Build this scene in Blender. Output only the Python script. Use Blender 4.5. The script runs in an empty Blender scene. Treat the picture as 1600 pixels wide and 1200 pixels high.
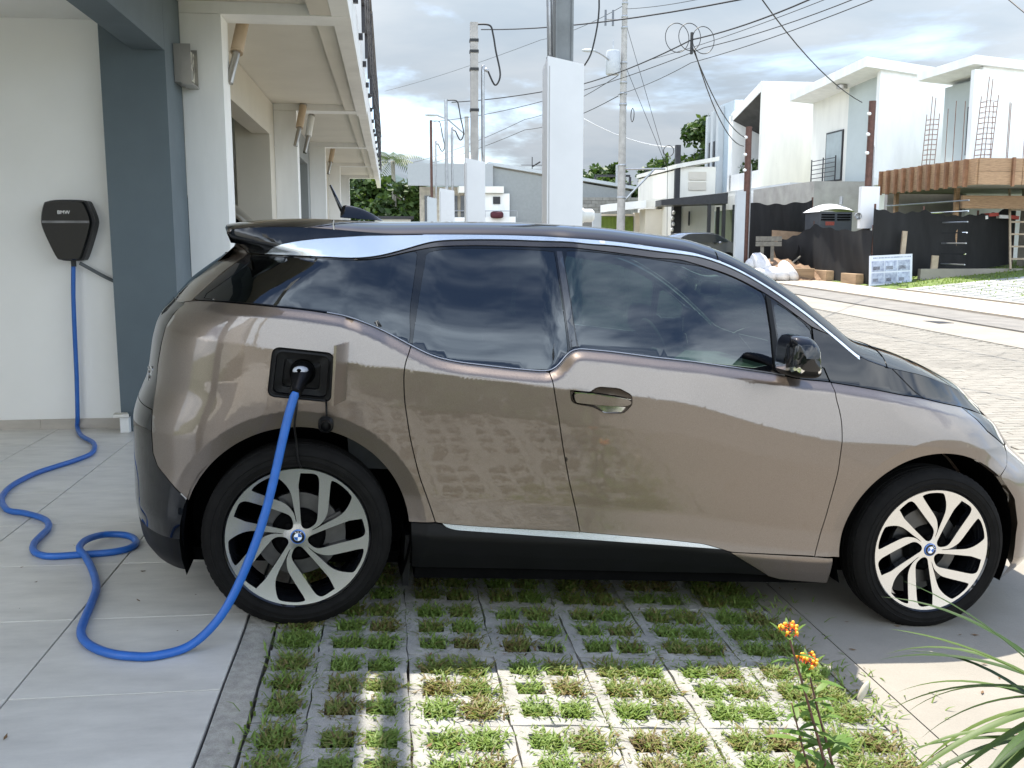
import bpy, bmesh, math, random
import numpy as np
from mathutils import Vector, Matrix
from mathutils.geometry import delaunay_2d_cdt
random.seed(7); rng = np.random.default_rng(7)
SC = bpy.context.scene
R = math.radians
# ---------------------------------------------------------------- camera
cam = bpy.data.cameras.new('camera'); cam_o = bpy.data.objects.new('camera', cam); SC.collection.objects.link(cam_o)
cam.sensor_width = 36; cam.lens = 33.75; cam.clip_start = .05; cam.clip_end = 4000
cam_o.location = (0, 0, 1.39); cam_o.rotation_euler = (R(90 - 8.42), 0, 0)
SC.camera = cam_o
# ---------------------------------------------------------------- light
SUN = Vector((-.091, .361, 1)).normalized()
sun = bpy.data.lights.new('sun', 'SUN'); sun.energy = 3.4; sun.angle = R(.55); sun.color = (1, .94, .84)
sun_o = bpy.data.objects.new('sun', sun); SC.collection.objects.link(sun_o)
sun_o.rotation_euler = SUN.to_track_quat('Z', 'Y').to_euler()
wd = bpy.data.worlds.new('World'); SC.world = wd; wd.use_nodes = True
SC.view_settings.view_transform = 'Standard'; SC.view_settings.look = 'None'
SC.view_settings.gamma = 1; SC.view_settings.use_curve_mapping = False
SC.view_settings.exposure = 1.5
try: SC.cycles.max_bounces = 10; SC.cycles.transparent_max_bounces = 24; SC.cycles.caustics_reflective = False; SC.cycles.caustics_refractive = False; SC.cycles.sample_clamp_indirect = 6
except Exception: pass

class NT:
    """tiny helper round a node tree"""
    def __init__(s, tree): s.t = tree; s.t.nodes.clear()
    def n(s, ty, **kw):
        nd = s.t.nodes.new(ty)
        for k, v in kw.items():
            if k == 'i':
                for kk, vv in v.items():
                    if isinstance(vv, bpy.types.NodeSocket): s.t.links.new(vv, nd.inputs[kk])
                    else: nd.inputs[kk].default_value = vv
            else: setattr(nd, k, v)
        return nd
    def math(s, op, a, b=None, c=None):
        nd = s.t.nodes.new('ShaderNodeMath'); nd.operation = op
        for k, v in enumerate((a, b, c)):
            if v is None: continue
            if isinstance(v, bpy.types.NodeSocket): s.t.links.new(v, nd.inputs[k])
            else: nd.inputs[k].default_value = v
        return nd.outputs[0]
    def mix(s, f, a, b, mode='MIX'):
        nd = s.t.nodes.new('ShaderNodeMix'); nd.data_type = 'RGBA'; nd.blend_type = mode
        for k, v in ((0, f), (6, a), (7, b)):
            if isinstance(v, bpy.types.NodeSocket): s.t.links.new(v, nd.inputs[k])
            else: nd.inputs[k].default_value = (v if k == 0 else tuple(v) + ((1,) if len(v) == 3 else ()))
        return nd.outputs[2]
    def ramp(s, f, stops, interp='LINEAR'):
        nd = s.t.nodes.new('ShaderNodeValToRGB'); cr = nd.color_ramp; cr.interpolation = interp
        while len(cr.elements) < len(stops): cr.elements.new(.5)
        for e, (p, c) in zip(cr.elements, stops):
            e.position = p; e.color = (c, c, c, 1) if not hasattr(c, '__len__') else tuple(c) + (1,)
        s.t.links.new(f, nd.inputs[0]); return nd.outputs[0]
    def noise(s, vec, scale, detail=4, rough=.55, dist=0):
        nd = s.n('ShaderNodeTexNoise', i={'Scale': scale, 'Detail': detail, 'Roughness': rough, 'Distortion': dist})
        if vec is not None: s.t.links.new(vec, nd.inputs['Vector'])
        return nd.outputs['Fac']
    def link(s, a, b): s.t.links.new(a, b)

CLOUD_SHIFT = (0., 0., 5.3)
# ---- sky: Nishita blue behind procedural clouds laid on a flat cloud deck
w = NT(wd.node_tree)
sky = w.n('ShaderNodeTexSky', sky_type='NISHITA', sun_disc=False, sun_elevation=R(69.6), sun_rotation=math.atan2(-.091, .361), altitude=1100, air_density=1.0, dust_density=2.6, ozone_density=1.0)
tc = w.n('ShaderNodeTexCoord'); sep = w.n('ShaderNodeSeparateXYZ', i={0: tc.outputs['Generated']})
zc = w.math('MAXIMUM', sep.outputs[2], 0.0); den = w.math('ADD', zc, .16)
cv = w.n('ShaderNodeCombineXYZ', i={0: w.math('DIVIDE', sep.outputs[0], den), 1: w.math('DIVIDE', sep.outputs[1], den), 2: w.math('MULTIPLY', zc, 1.5)}).outputs[0]
cv = w.n('ShaderNodeMapping', i={'Vector': cv, 'Location': CLOUD_SHIFT}).outputs[0]
n1 = w.noise(cv, .62, 7, .58, .35); n2 = w.noise(cv, 1.0, 6, .56, .2); n3 = w.noise(cv, .35, 3, .5)
cover = w.math('ADD', n1, w.math('SUBTRACT', w.math('MULTIPLY', w.math('SUBTRACT', .5, zc), .16), w.math('MULTIPLY', w.math('MAXIMUM', w.math('SUBTRACT', zc, .70), 0.), 1.6)))
cover = w.math('ADD', cover, w.math('MULTIPLY', w.math('MAXIMUM', w.math('SUBTRACT', .34, zc), 0.), .24))   # the deck closes up toward the horizon
mask = w.ramp(cover, [(.43, 0), (.56, 1)], 'EASE')
shade = w.math('ADD', w.math('MULTIPLY', n2, .55), w.math('MULTIPLY', n3, .8))
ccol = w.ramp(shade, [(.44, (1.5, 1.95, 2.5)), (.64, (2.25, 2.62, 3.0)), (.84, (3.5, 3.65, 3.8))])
over = w.math('MULTIPLY', w.math('ADD', .40, w.math('MULTIPLY', zc, 1.0)), w.math('SUBTRACT', 2.95, w.math('MULTIPLY', sep.outputs[1], 1.82)))   # clouds opposite the sun front-lit, raised further to fill the carport; below it grey          # overcast cloud is about three times brighter overhead than at the horizon
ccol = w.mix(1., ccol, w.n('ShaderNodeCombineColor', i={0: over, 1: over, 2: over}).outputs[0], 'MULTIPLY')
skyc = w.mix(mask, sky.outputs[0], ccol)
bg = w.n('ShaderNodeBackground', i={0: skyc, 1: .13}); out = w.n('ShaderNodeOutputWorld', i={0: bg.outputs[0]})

# ---------------------------------------------------------------- materials
MATS = {}
def mat(name, col, rough=.5, metal=0., coat=0., var=.12, vs=6., bump=0., bs=60., spec=.5, fine=0., rnd=.0, coat_r=.03, col2=None, stretch=None, emit=None, alpha=None):
    if name in MATS: return MATS[name]
    m = bpy.data.materials.new(name); m.use_nodes = True; t = NT(m.node_tree)
    tc = t.n('ShaderNodeTexCoord'); v = tc.outputs['Object']
    if stretch: v = t.n('ShaderNodeMapping', i={'Vector': v, 'Scale': stretch}).outputs[0]
    b = t.n('ShaderNodeBsdfPrincipled'); o = t.n('ShaderNodeOutputMaterial', i={0: b.outputs[0]})
    c2 = col2 or tuple(x * (1 - var) for x in col); c1 = col if col2 else tuple(min(1, x * (1 + var * .6)) for x in col)
    nz = t.noise(v, vs, 6, .62)
    c = t.mix(t.ramp(nz, [(.32, 0), (.68, 1)]), c1, c2)
    if fine:
        f = t.noise(v, bs * 2.2, 3, .7)
        c = t.mix(t.ramp(f, [(.35, 1 - fine), (.7, 1 + 0 * fine)]), (0, 0, 0), c, 'MIX') if False else t.mix(1.0, c, t.ramp(f, [(.3, 1 - fine), (.65, 1.0)]), 'MULTIPLY')
    if rnd:
        oi = t.n('ShaderNodeObjectInfo'); k = t.math('ADD', t.math('MULTIPLY', oi.outputs['Random'], rnd), 1 - rnd * .6)
        c = t.mix(1.0, c, t.n('ShaderNodeCombineColor', i={0: k, 1: k, 2: k}).outputs[0], 'MULTIPLY')
    t.link(c, b.inputs['Base Color'])
    rr = t.math('ADD', t.math('MULTIPLY', t.math('SUBTRACT', nz, .5), min(.25, rough * .5)), rough); t.link(rr, b.inputs['Roughness'])
    b.inputs['Metallic'].default_value = metal; b.inputs['Coat Weight'].default_value = coat; b.inputs['Coat Roughness'].default_value = coat_r
    b.inputs['Specular IOR Level'].default_value = spec
    if bump:
        bn = t.n('ShaderNodeBump', i={'Strength': bump, 'Distance': .01, 'Height': t.noise(v, bs, 5, .65)}); t.link(bn.outputs[0], b.inputs['Normal'])
    MATS[name] = m; return m

def paint_mat():
    m = bpy.data.materials.new('car_paint_brown'); m.use_nodes = True; t = NT(m.node_tree)
    v = t.n('ShaderNodeTexCoord').outputs['Object']
    fl = t.n('ShaderNodeTexVoronoi', i={'Vector': v, 'Scale': 900.})
    c = t.mix(t.ramp(fl.outputs['Distance'], [(.1, 1), (.6, 0)]), (.158, .126, .102), (.262, .214, .177))
    b = t.n('ShaderNodeBsdfPrincipled', i={'Base Color': c, 'Metallic': .72, 'Roughness': .33, 'Coat Weight': 1., 'Coat Roughness': .03, 'Coat IOR': 1.6})
    bn = t.n('ShaderNodeBump', i={'Strength': .018, 'Distance': .02, 'Height': t.noise(v, 16, 3, .5)}); t.link(bn.outputs[0], b.inputs['Coat Normal'])
    dust = t.noise(v, 5, 5, .6); t.link(t.math('ADD', .3, t.math('MULTIPLY', dust, .1)), b.inputs['Roughness'])
    t.n('ShaderNodeOutputMaterial', i={0: b.outputs[0]}); return m
def glass_mat(name, tint, refl=1.0):
    m = bpy.data.materials.new(name); m.use_nodes = True; t = NT(m.node_tree)
    lw = t.n('ShaderNodeFresnel', i={'IOR': 1.62})
    tr = t.n('ShaderNodeBsdfTransparent', i={0: tuple(tint) + (1,)}); gl = t.n('ShaderNodeBsdfGlossy', i={0: (.92, .96, 1, 1), 'Roughness': .0})
    f = t.math('MINIMUM', t.math('ADD', t.math('MULTIPLY', lw.outputs[0], 1.12 * refl), .01 * refl), 1.)
    mx = t.n('ShaderNodeMixShader', i={0: f, 1: tr.outputs[0], 2: gl.outputs[0]}); t.n('ShaderNodeOutputMaterial', i={0: mx.outputs[0]}); return m

PAINT = paint_mat()
BLACK = mat('gloss_black', (.005, .0055, .007), .035, var=.05, spec=.55)
SATIN = mat('satin_black_plastic', (.005, .005, .0055), .45, spec=.2, var=.2, bump=.05, bs=300)
MATTE = mat('matte_black', (.004, .004, .004), .9, spec=.0, var=.2)
RUBBER = mat('tyre_rubber', (.0085, .008, .0075), .8, spec=.1, var=.25, vs=12, bump=.06, bs=180)
ALU = mat('machined_aluminium', (.74, .74, .73), .24, metal=1, var=.04, vs=3)
SILVER = mat('silver_paint', (.62, .66, .70), .25, metal=.75, coat=1, var=.03)
CHROME = mat('chrome', (.8, .81, .83), .06, metal=1, var=.02)
BRONZE = mat('bronze_gloss_trim', (.07, .058, .05), .14, metal=.5, coat=1, var=.05)
STEEL = mat('brake_steel', (.10, .098, .095), .42, metal=.9, var=.2, vs=20)
WHITE = mat('white_wall_paint', (.82, .82, .80), .62, var=.09, vs=1.5, stretch=(1.6, 1.6, .35), bump=.08, bs=160, fine=.03)
GARAGE = mat('garage_wall_paint', (.82, .81, .78), .6, var=.035, vs=1.1, bump=.06, bs=150)
BLUEGREY = mat('blue_grey_paint', (.095, .125, .145), .6, var=.07, vs=2, bump=.08, bs=150)
BEIGE = mat('beige_wall_paint', (.60, .56, .48), .62, var=.05, vs=1.4, bump=.08, bs=150)
GREYP = mat('grey_wall_paint', (.27, .29, .30), .62, var=.06, vs=1.6, bump=.08, bs=150)
PALEGREY = mat('pale_grey_paint', (.46, .49, .51), .62, var=.06, vs=1.2)
CREAM = mat('cream_wall_paint', (.76, .745, .68), .62, var=.08, vs=1.2, stretch=(1.6, 1.6, .35))
SOFFIT = mat('soffit_paint', (.72, .69, .61), .65, var=.05, vs=1.5)
CONC = mat('concrete', (.25, .24, .215), .82, var=.16, vs=2.2, bump=.25, bs=90, fine=.12)
CONC2 = mat('pale_concrete', (.275, .252, .212), .8, var=.12, vs=1.7, bump=.2, bs=80, fine=.1)
AGG = mat('exposed_aggregate', (.44, .415, .36), .85, var=.25, vs=30, bump=.6, bs=140, fine=.35)
PAVER = mat('concrete_paver', (.35, .34, .31), .86, var=.28, vs=7, bump=.4, bs=120, fine=.3, rnd=.12)
TILE = mat('porcelain_tile', (.62, .59, .53), .36, var=.17, vs=2.6, bump=.02, bs=60, fine=.05, rnd=.05, stretch=(1, 3, 1), spec=.3)
GROUT = mat('grout', (.14, .135, .125), .9)
SOIL = mat('soil', (.055, .040, .028), .95, var=.4, vs=20, bump=.8, bs=50)
DIRT = mat('dry_dirt', (.22, .14, .085), .95, var=.3, vs=5, bump=.8, bs=30)
BRICKP = mat('street_brick', (.245, .229, .196), .85, var=.16, vs=3, bump=.25, bs=60, fine=.15, rnd=.16)
ASPH = mat('worn_asphalt', (.21, .198, .178), .9, var=.2, vs=2.5, bump=.3, bs=60, fine=.2)
LAWN = mat('lawn_ground', (.15, .21, .05), .95, var=.4, vs=3, bump=.6, bs=40, fine=.3)
WOOD = mat('form_wood', (.34, .215, .12), .75, var=.35, vs=5, stretch=(1, 1, 8), bump=.2, bs=30, rnd=.3)
PLY = mat('plywood', (.30, .20, .12), .75, var=.25, vs=4, bump=.1)
RUST = mat('brown_steel', (.10, .045, .032), .55, metal=.2, var=.3, vs=10)
REBAR = mat('rusty_rebar', (.20, .095, .055), .8, metal=.3, var=.3, vs=10)
GALV = mat('galvanised_steel', (.40, .41, .42), .45, metal=.7, var=.15, vs=8)
POLEC = mat('pole_concrete', (.42, .40, .37), .85, var=.2, vs=4, fine=.15, bs=50)
CABLEB = mat('black_cable', (.012, .012, .012), .5)
DARKST = mat('dark_steel', (.03, .03, .034), .45, metal=.3, var=.2)
MESHF = mat('shade_cloth', (.0075, .0075, .008), .85, var=.35, vs=3, stretch=(1, 1, .25))
WIN = mat('window_glass', (.02, .026, .032), .05, spec=.8, var=.2, vs=1)
CURT = mat('pale_window', (.30, .34, .34), .2, var=.2, vs=1)
# ---------------------------------------------------------------- geometry helpers
YA = R(7.24)
E1 = Vector((-math.sin(YA), math.cos(YA), 0)); E2 = Vector((math.cos(YA), math.sin(YA), 0))
def PE(e1, e2, z=0): return E1 * e1 + E2 * e2 + Vector((0, 0, z))
COL = SC.collection
class MB:
    """collects polygons; local axes of building things: x = across (e2), y = along the row (e1), z = up"""
    def __init__(s): s.v = []; s.f = []; s.m = []
    def add(s, vs, fs, mi=0):
        o = len(s.v); s.v += [tuple(v) for v in vs]; s.f += [tuple(i + o for i in f) for f in fs]; s.m += [mi] * len(fs); return s
    def box(s, x0, x1, y0, y1, z0, z1, mi=0, bev=0.):
        if bev:
            x0_, x1_, y0_, y1_ = x0 + bev, x1 - bev, y0 + bev, y1 - bev
            vs = [(x0, y0, z0), (x1, y0, z0), (x1, y1, z0), (x0, y1, z0), (x0, y0, z1 - bev), (x1, y0, z1 - bev), (x1, y1, z1 - bev), (x0, y1, z1 - bev), (x0_, y0_, z1), (x1_, y0_, z1), (x1_, y1_, z1), (x0_, y1_, z1)]
            return s.add(vs, [(3, 2, 1, 0), (0, 1, 5, 4), (1, 2, 6, 5), (2, 3, 7, 6), (3, 0, 4, 7), (4, 5, 9, 8), (5, 6, 10, 9), (6, 7, 11, 10), (7, 4, 8, 11), (8, 9, 10, 11)], mi)
        return s.add([(x0, y0, z0), (x1, y0, z0), (x1, y1, z0), (x0, y1, z0), (x0, y0, z1), (x1, y0, z1), (x1, y1, z1), (x0, y1, z1)],
                     [(3, 2, 1, 0), (4, 5, 6, 7), (0, 1, 5, 4), (1, 2, 6, 5), (2, 3, 7, 6), (3, 0, 4, 7)], mi)
    def prism(s, poly, ax, a0, a1, mi=0):
        """poly of 2-d points extruded along axis ax ('x','y','z')"""
        def P(p, a): return {'x': (a, p[0], p[1]), 'y': (p[0], a, p[1]), 'z': (p[0], p[1], a)}[ax]
        n = len(poly); vs = [P(p, a0) for p in poly] + [P(p, a1) for p in poly]
        return s.add(vs, [tuple(range(n))[::-1], tuple(range(n, 2 * n))] + [(i, (i + 1) % n, n + (i + 1) % n, n + i) for i in range(n)], mi)
    def tube(s, pts, r, n=8, mi=0, caps=True):
        pts = [Vector(p) for p in pts]; rs = r if hasattr(r, '__len__') else [r] * len(pts)
        o = len(s.v); up = Vector((0, 0, 1)); prev = None
        for i, p in enumerate(pts):
            d = (pts[min(i + 1, len(pts) - 1)] - pts[max(i - 1, 0)]).normalized()
            if prev is None: a = d.cross(up if abs(d.z) < .95 else Vector((1, 0, 0))).normalized()
            else:
                a = prev - d * prev.dot(d); a = a.normalized() if a.length > 1e-6 else prev
            prev = a; b = d.cross(a)
            for k in range(n):
                t = 2 * math.pi * k / n; s.v.append(tuple(p + (a * math.cos(t) + b * math.sin(t)) * rs[i]))
        for i in range(len(pts) - 1):
            for k in range(n):
                k2 = (k + 1) % n; s.f.append((o + i * n + k, o + i * n + k2, o + (i + 1) * n + k2, o + (i + 1) * n + k)); s.m.append(mi)
        if caps:
            s.f.append(tuple(o + k for k in range(n))[::-1]); s.m.append(mi)
            e = o + (len(pts) - 1) * n; s.f.append(tuple(e + k for k in range(n))); s.m.append(mi)
        return s
    def lathe(s, prof, axis='z', n=32, c=(0, 0, 0), mi=0, closed=False):
        """prof: (radius, height) pairs turned about an axis through c"""
        o = len(s.v)
        for (r_, h) in prof:
            for k in range(n):
                t = 2 * math.pi * k / n; x, y = r_ * math.cos(t), r_ * math.sin(t)
                p = {'z': (x, y, h), 'y': (x, h, -y), 'x': (h, x, y)}[axis]; s.v.append((p[0] + c[0], p[1] + c[1], p[2] + c[2]))
        m_ = len(prof)
        for i in range(m_ if closed else m_ - 1):
            j = (i + 1) % m_
            for k in range(n):
                k2 = (k + 1) % n; s.f.append((o + i * n + k, o + i * n + k2, o + j * n + k2, o + j * n + k)); s.m.append(mi)
        return s
    def ell(s, c, r, n=12, m_=8, mi=0, e=1.0, jit=0):
        o = len(s.v)
        for i in range(m_ + 1):
            ph = -math.pi / 2 + math.pi * i / m_
            for k in range(n):
                t = 2 * math.pi * k / n; f = lambda q: math.copysign(abs(q) ** e, q)
                j = 1 + jit * (random.random() - .5)
                s.v.append((c[0] + r[0] * f(math.cos(ph)) * f(math.cos(t)) * j, c[1] + r[1] * f(math.cos(ph)) * f(math.sin(t)) * j, c[2] + r[2] * f(math.sin(ph)) * j))
        for i in range(m_):
            for k in range(n):
                k2 = (k + 1) % n; s.f.append((o + i * n + k, o + i * n + k2, o + (i + 1) * n + k2, o + (i + 1) * n + k)); s.m.append(mi)
        return s
    def grid(s, fn, nu, nv, mi=0):
        o = len(s.v)
        for i in range(nu + 1):
            for j in range(nv + 1): s.v.append(tuple(fn(i / nu, j / nv)))
        for i in range(nu):
            for j in range(nv):
                a = o + i * (nv + 1) + j; s.f.append((a, a + nv + 1, a + nv + 2, a + 1)); s.m.append(mi)
        return s
    def build(s, name, m, parent=None, smooth=False, loc=None, rot=None, auto=None):
        me = bpy.data.meshes.new(name); me.from_pydata(s.v, [], s.f)
        for q in (m if isinstance(m, (list, tuple)) else [m]): me.materials.append(q)
        if isinstance(m, (list, tuple)): me.polygons.foreach_set('material_index', s.m)
        if smooth: me.polygons.foreach_set('use_smooth', [True] * len(me.polygons))
        me.update()
        if auto is not None: me.set_sharp_from_angle(angle=R(auto))
        return link(name, me, parent, loc, rot)
def link(name, me, parent=None, loc=None, rot=None):
    o = bpy.data.objects.new(name, me); COL.objects.link(o)
    if parent is not None: o.parent = parent
    if loc is not None: o.location = loc
    if rot is not None: o.rotation_euler = rot
    return o
def tag(o, label=None, cat=None, group=None, kind=None):
    if label: o['label'] = label
    if cat: o['category'] = cat
    if group: o['group'] = group
    if kind: o['kind'] = kind
    return o
def thing(name, label, cat, e1, e2, z=0, rot=0, group=None, aligned=True):
    o = bpy.data.objects.new(name, None); COL.objects.link(o); o.empty_display_size = .2
    o.location = PE(e1, e2, z); o.rotation_euler = (0, 0, (YA if aligned else 0) + rot)
    return tag(o, label, cat, group)
def BX(*a, **k): return MB().box(*a, **k)
def copy_tree(o, parent=None):
    c = o.copy(); COL.objects.link(c); c.parent = parent
    for ch in list(o.children): copy_tree(ch, c)
    return c
def text_mesh(txt, size, depth):
    cu = bpy.data.curves.new('t', 'FONT'); cu.body = txt; cu.size = size; cu.extrude = depth; cu.align_x = 'CENTER'; cu.align_y = 'CENTER'
    o = bpy.data.objects.new('t', cu); COL.objects.link(o); bpy.context.view_layer.update()
    me = bpy.data.meshes.new_from_object(o.evaluated_get(bpy.context.evaluated_depsgraph_get()))
    bpy.data.objects.remove(o); bpy.data.curves.remove(cu); return me
def smooth_path(pts, n=6):
    P = [Vector(p) for p in pts]; out = []
    for i in range(len(P) - 1):
        a, b, c, d = P[max(i - 1, 0)], P[i], P[i + 1], P[min(i + 2, len(P) - 1)]
        for k in range(n):
            t = k / n; out.append(.5 * ((2 * b) + (c - a) * t + (2 * a - 5 * b + 4 * c - d) * t * t + (3 * b - a - 3 * c + d) * t ** 3))
    return out + [P[-1]]
def sag(a, b, d, n=14):
    a, b = Vector(a), Vector(b); return [a.lerp(b, k / n) - Vector((0, 0, d * 4 * (k / n) * (1 - k / n))) for k in range(n + 1)]

# ---------------------------------------------------------------- ground levels
def sst(x): x = min(1, max(0, x)); return x * x * (3 - 2 * x)
def g0(e2):
    if e2 < -.545: return .01 * (-.545 - e2)
    if e2 < 2.3: return -.0782 * (e2 + .545)
    return -.2225 - .06 * (e2 - 2.3)
def street_z(e1): return -.36 + .0153 * e1
def gz(e1, e2):
    a = g0(e2) + .0153 * max(0, e1 - 8) - .0 * max(0, -e1)
    if e2 < 2.3: return a
    return a + (street_z(e1) + .07 - a) * sst((e2 - 2.3) / 1.4)
def far_z(e1, e2): return street_z(e1) + .10 + .09 * min(6.5, max(0, e2 - 13.5)) + .02 * max(0, e2 - 20)
def sheet(name, e1a, e1b, e2a, e2b, zf, m, n1=40, n2=4, dz=0, skirt=.12):
    b = MB()
    b.grid(lambda u, v: (e2a + (e2b - e2a) * v, e1b + (e1a - e1b) * u, zf(e1b + (e1a - e1b) * u, e2a + (e2b - e2a) * v) + dz), n1, n2)
    if skirt:
        for (p, q) in (((e2a, e1a), (e2a, e1b)), ((e2b, e1b), (e2b, e1a))):
            n = n1; o = len(b.v)
            for i in range(n + 1):
                x = p[0]; y = p[1] + (q[1] - p[1]) * i / n; z = zf(y, x) + dz; b.v += [(x, y, z), (x, y, z - skirt)]
            for i in range(n): b.f.append((o + 2 * i, o + 2 * i + 2, o + 2 * i + 3, o + 2 * i + 1)); b.m.append(0)
    o = b.build(name, m, rot=(0, 0, YA)); return tag(o, kind='structure')
# ================================================================= SETTING
TER = mat('terrain_grass', (.10, .13, .045), .95, var=.45, vs=.35, bump=.5, bs=8)
def terrain_z(e1, e2):
    z = street_z(max(e1, -30)) - .30
    if e2 > 13.5: z = far_z(e1, e2) - .06 - (.2 if e2 < 14 else 0)
    return z
sheet('terrain', -150, 500, -150, 13.5, lambda a, b: street_z(max(a, -30)) - .30 - .25 * (b < 5), TER, 60, 8, skirt=0)
sheet('terrain', -60, 500, 13.5, 330, lambda a, b: far_z(max(a, -30), min(b, 60)) - .05, TER, 60, 60, skirt=0)

# --- tiled carport floor: grout bed with single tiles
TS = .632; T0 = 2.924; JX = -.548
floor = sheet('tiled_floor', T0 - 7 * TS, 7.34, -6.5, JX, lambda a, b: g0(b) - .005, GROUT, 4, 4)
def tile_mesh(wd_, dp):
    b = MB(); g = .0028; b.box(g, wd_ - g, g, dp - g, -.012, .004, bev=.0012); me = bpy.data.meshes.new('floor_tile'); me.from_pydata(b.v, [], b.f); me.materials.append(TILE); return me
TM = tile_mesh(TS, TS); TMl = tile_mesh(TS, 7.33 - (T0 + 6 * TS))
slope = -math.atan(.01)
for i in range(9):
    for j in range(-7, 7):
        x = JX - (i + 1) * TS; y = T0 + j * TS
        o = link('floor_tile', TM if j < 6 else TMl, floor); o.location = (x, y, g0(x) + random.uniform(-.0006, .0006)); o.rotation_euler = (0, math.atan(.01), 0)

# --- concrete edging between the tiles and the turf paving
sheet('aggregate_strip', -4, 7.6, JX + .006, -.442, lambda a, b: gz(a, b) - .002 + .003 * math.sin(a * 9), AGG, 80, 2)
# --- turf paving
bed = sheet('turf_paving', -4, 7.6, -.437, 1.60, lambda a, b: gz(a, b) - .016, SOIL, 60, 8)
BW, BL, B0, X0 = .305, .495, 2.717, -.2665
def paver_mesh(seed, cols=2):
    r_ = random.Random(seed); b = MB(); w_ = BW * cols / 2 if cols == 2 else .165
    xs = [0.0015, .045, .140, .170, .262, w_ - .0015] if cols == 2 else [0.0015, .040, .128, w_ - .0015]
    ys = [.0015, .048, .145, .200, .295, .350, .447, BL - .0015]
    nx, ny = len(xs) - 1, len(ys) - 1
    V = {}
    def P(i, j, z):
        k = (i, j, z)
        if k not in V:
            q = r_.uniform; V[k] = (xs[i] + q(-.004, .004), ys[j] + q(-.005, .005), (q(-.0025, .0025) if z == 1 else -.06))
            if z == 0: V[k] = (V[(i, j, 1)][0], V[(i, j, 1)][1], -.06)
        return V[k]
    for i in range(nx + 1):
        for j in range(ny + 1): P(i, j, 1)
    for i in range(nx):
        for j in range(ny):
            if i % 2 == 1 and j % 2 == 1 and i < nx - 0:
                c4 = [(i, j), (i + 1, j), (i + 1, j + 1), (i, j + 1)]
                for a in range(4):
                    p, q = c4[a], c4[(a + 1) % 4]; b.add([P(*p, 1), P(*q, 1), P(*q, 0), P(*p, 0)], [(0, 1, 2, 3)])
            else: b.add([P(i, j, 1), P(i + 1, j, 1), P(i + 1, j + 1, 1), P(i, j + 1, 1)], [(0, 1, 2, 3)])
    c4 = [(i, 0) for i in range(nx)] + [(nx, j) for j in range(ny)] + [(i, ny) for i in range(nx, 0, -1)] + [(0, j) for j in range(ny, 0, -1)]
    for a in range(len(c4)):
        p, q = c4[a], c4[(a + 1) % len(c4)]; b.add([P(*p, 1), P(*p, 0), P(*q, 0), P(*q, 1)], [(0, 1, 2, 3)])
    me = bpy.data.meshes.new('paving_block'); me.from_pydata(b.v, [], b.f); me.materials.append(PAVER)
    holes = [((xs[i] + xs[i + 1]) / 2, (ys[j] + ys[j + 1]) / 2, xs[i + 1] - xs[i], ys[j + 1] - ys[j]) for i in range(1, nx, 2) for j in range(1, ny, 2)]
    return me, holes
PMS = [paver_mesh(k) for k in range(5)]; PMH = [paver_mesh(20 + k, 1) for k in range(3)]
tilt = math.atan(.0782); HOLES = []
for j in range(-8, 9):
    for i in range(-1, 6):
        me, hs = (random.choice(PMH) if i < 0 else random.choice(PMS))
        x = X0 + i * BW if i >= 0 else X0 - .165; y = B0 + j * BL + random.uniform(-.004, .004)
        o = link('paving_block', me, bed); o.location = (x, y, g0(x) + .004 + random.uniform(-.003, .003)); o.rotation_euler = (random.uniform(-.006, .006), tilt + random.uniform(-.008, .008), random.uniform(-.006, .006))
        for (hx, hy, hw, hl) in hs: HOLES.append((x + hx, y + hy, hw, hl))
# --- concrete apron, pavement, gutter, street
sheet('concrete_driveway', -4, 7.6, 1.565, 1.70, lambda a, b: gz(a, b) + .006, CONC2, 60, 2)
sheet('concrete_driveway', -6, 9, 1.706, 3.30, lambda a, b: gz(a, b) + .006, CONC2, 60, 8)
sheet('pavement', -60, 120, 3.306, 4.40, lambda a, b: gz(a, b) + .01, CONC, 120, 4)
sheet('gutter', -60, 120, 4.40, 4.85, lambda a, b: street_z(a) + .012 - .02 * math.sin((b - 4.4) / .45 * math.pi), CONC2, 100, 6)
street = sheet('street', -60, 120, 4.85, 9.2, lambda a, b: street_z(a) - .006, BRICKP, 100, 4)
sheet('gutter', -60, 120, 9.2, 10.45, lambda a, b: street_z(a) + .02 * ((b - 9.2) / 1.25) + .008, CONC2, 100, 4)
sheet('tar_strip', -60, 120, 10.45, 11.7, lambda a, b: street_z(a) + .055, ASPH, 100, 4)
sheet('pavement', -60, 120, 11.7, 13.6, lambda a, b: street_z(a) + .10 + .0 * b, mat('tan_pavement', (.50, .43, .34), .85, var=.15, vs=1.2, bump=.2, bs=50, fine=.1), 100, 4)
# front lawn strips on the near side between houses and pavement further along
sheet('front_garden', 7.62, 120, -1.2, 3.30, lambda a, b: gz(a, b) - .02, CONC, 80, 6)
sheet('planting_bed', -14, -4.02, -1.2, 3.30, lambda a, b: gz(a, b) - .02, LAWN, 30, 6)
sheet('side_path', -60, 1.0, -1.2, -.56, lambda a, b: -.06, CONC, 10, 2)
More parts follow.
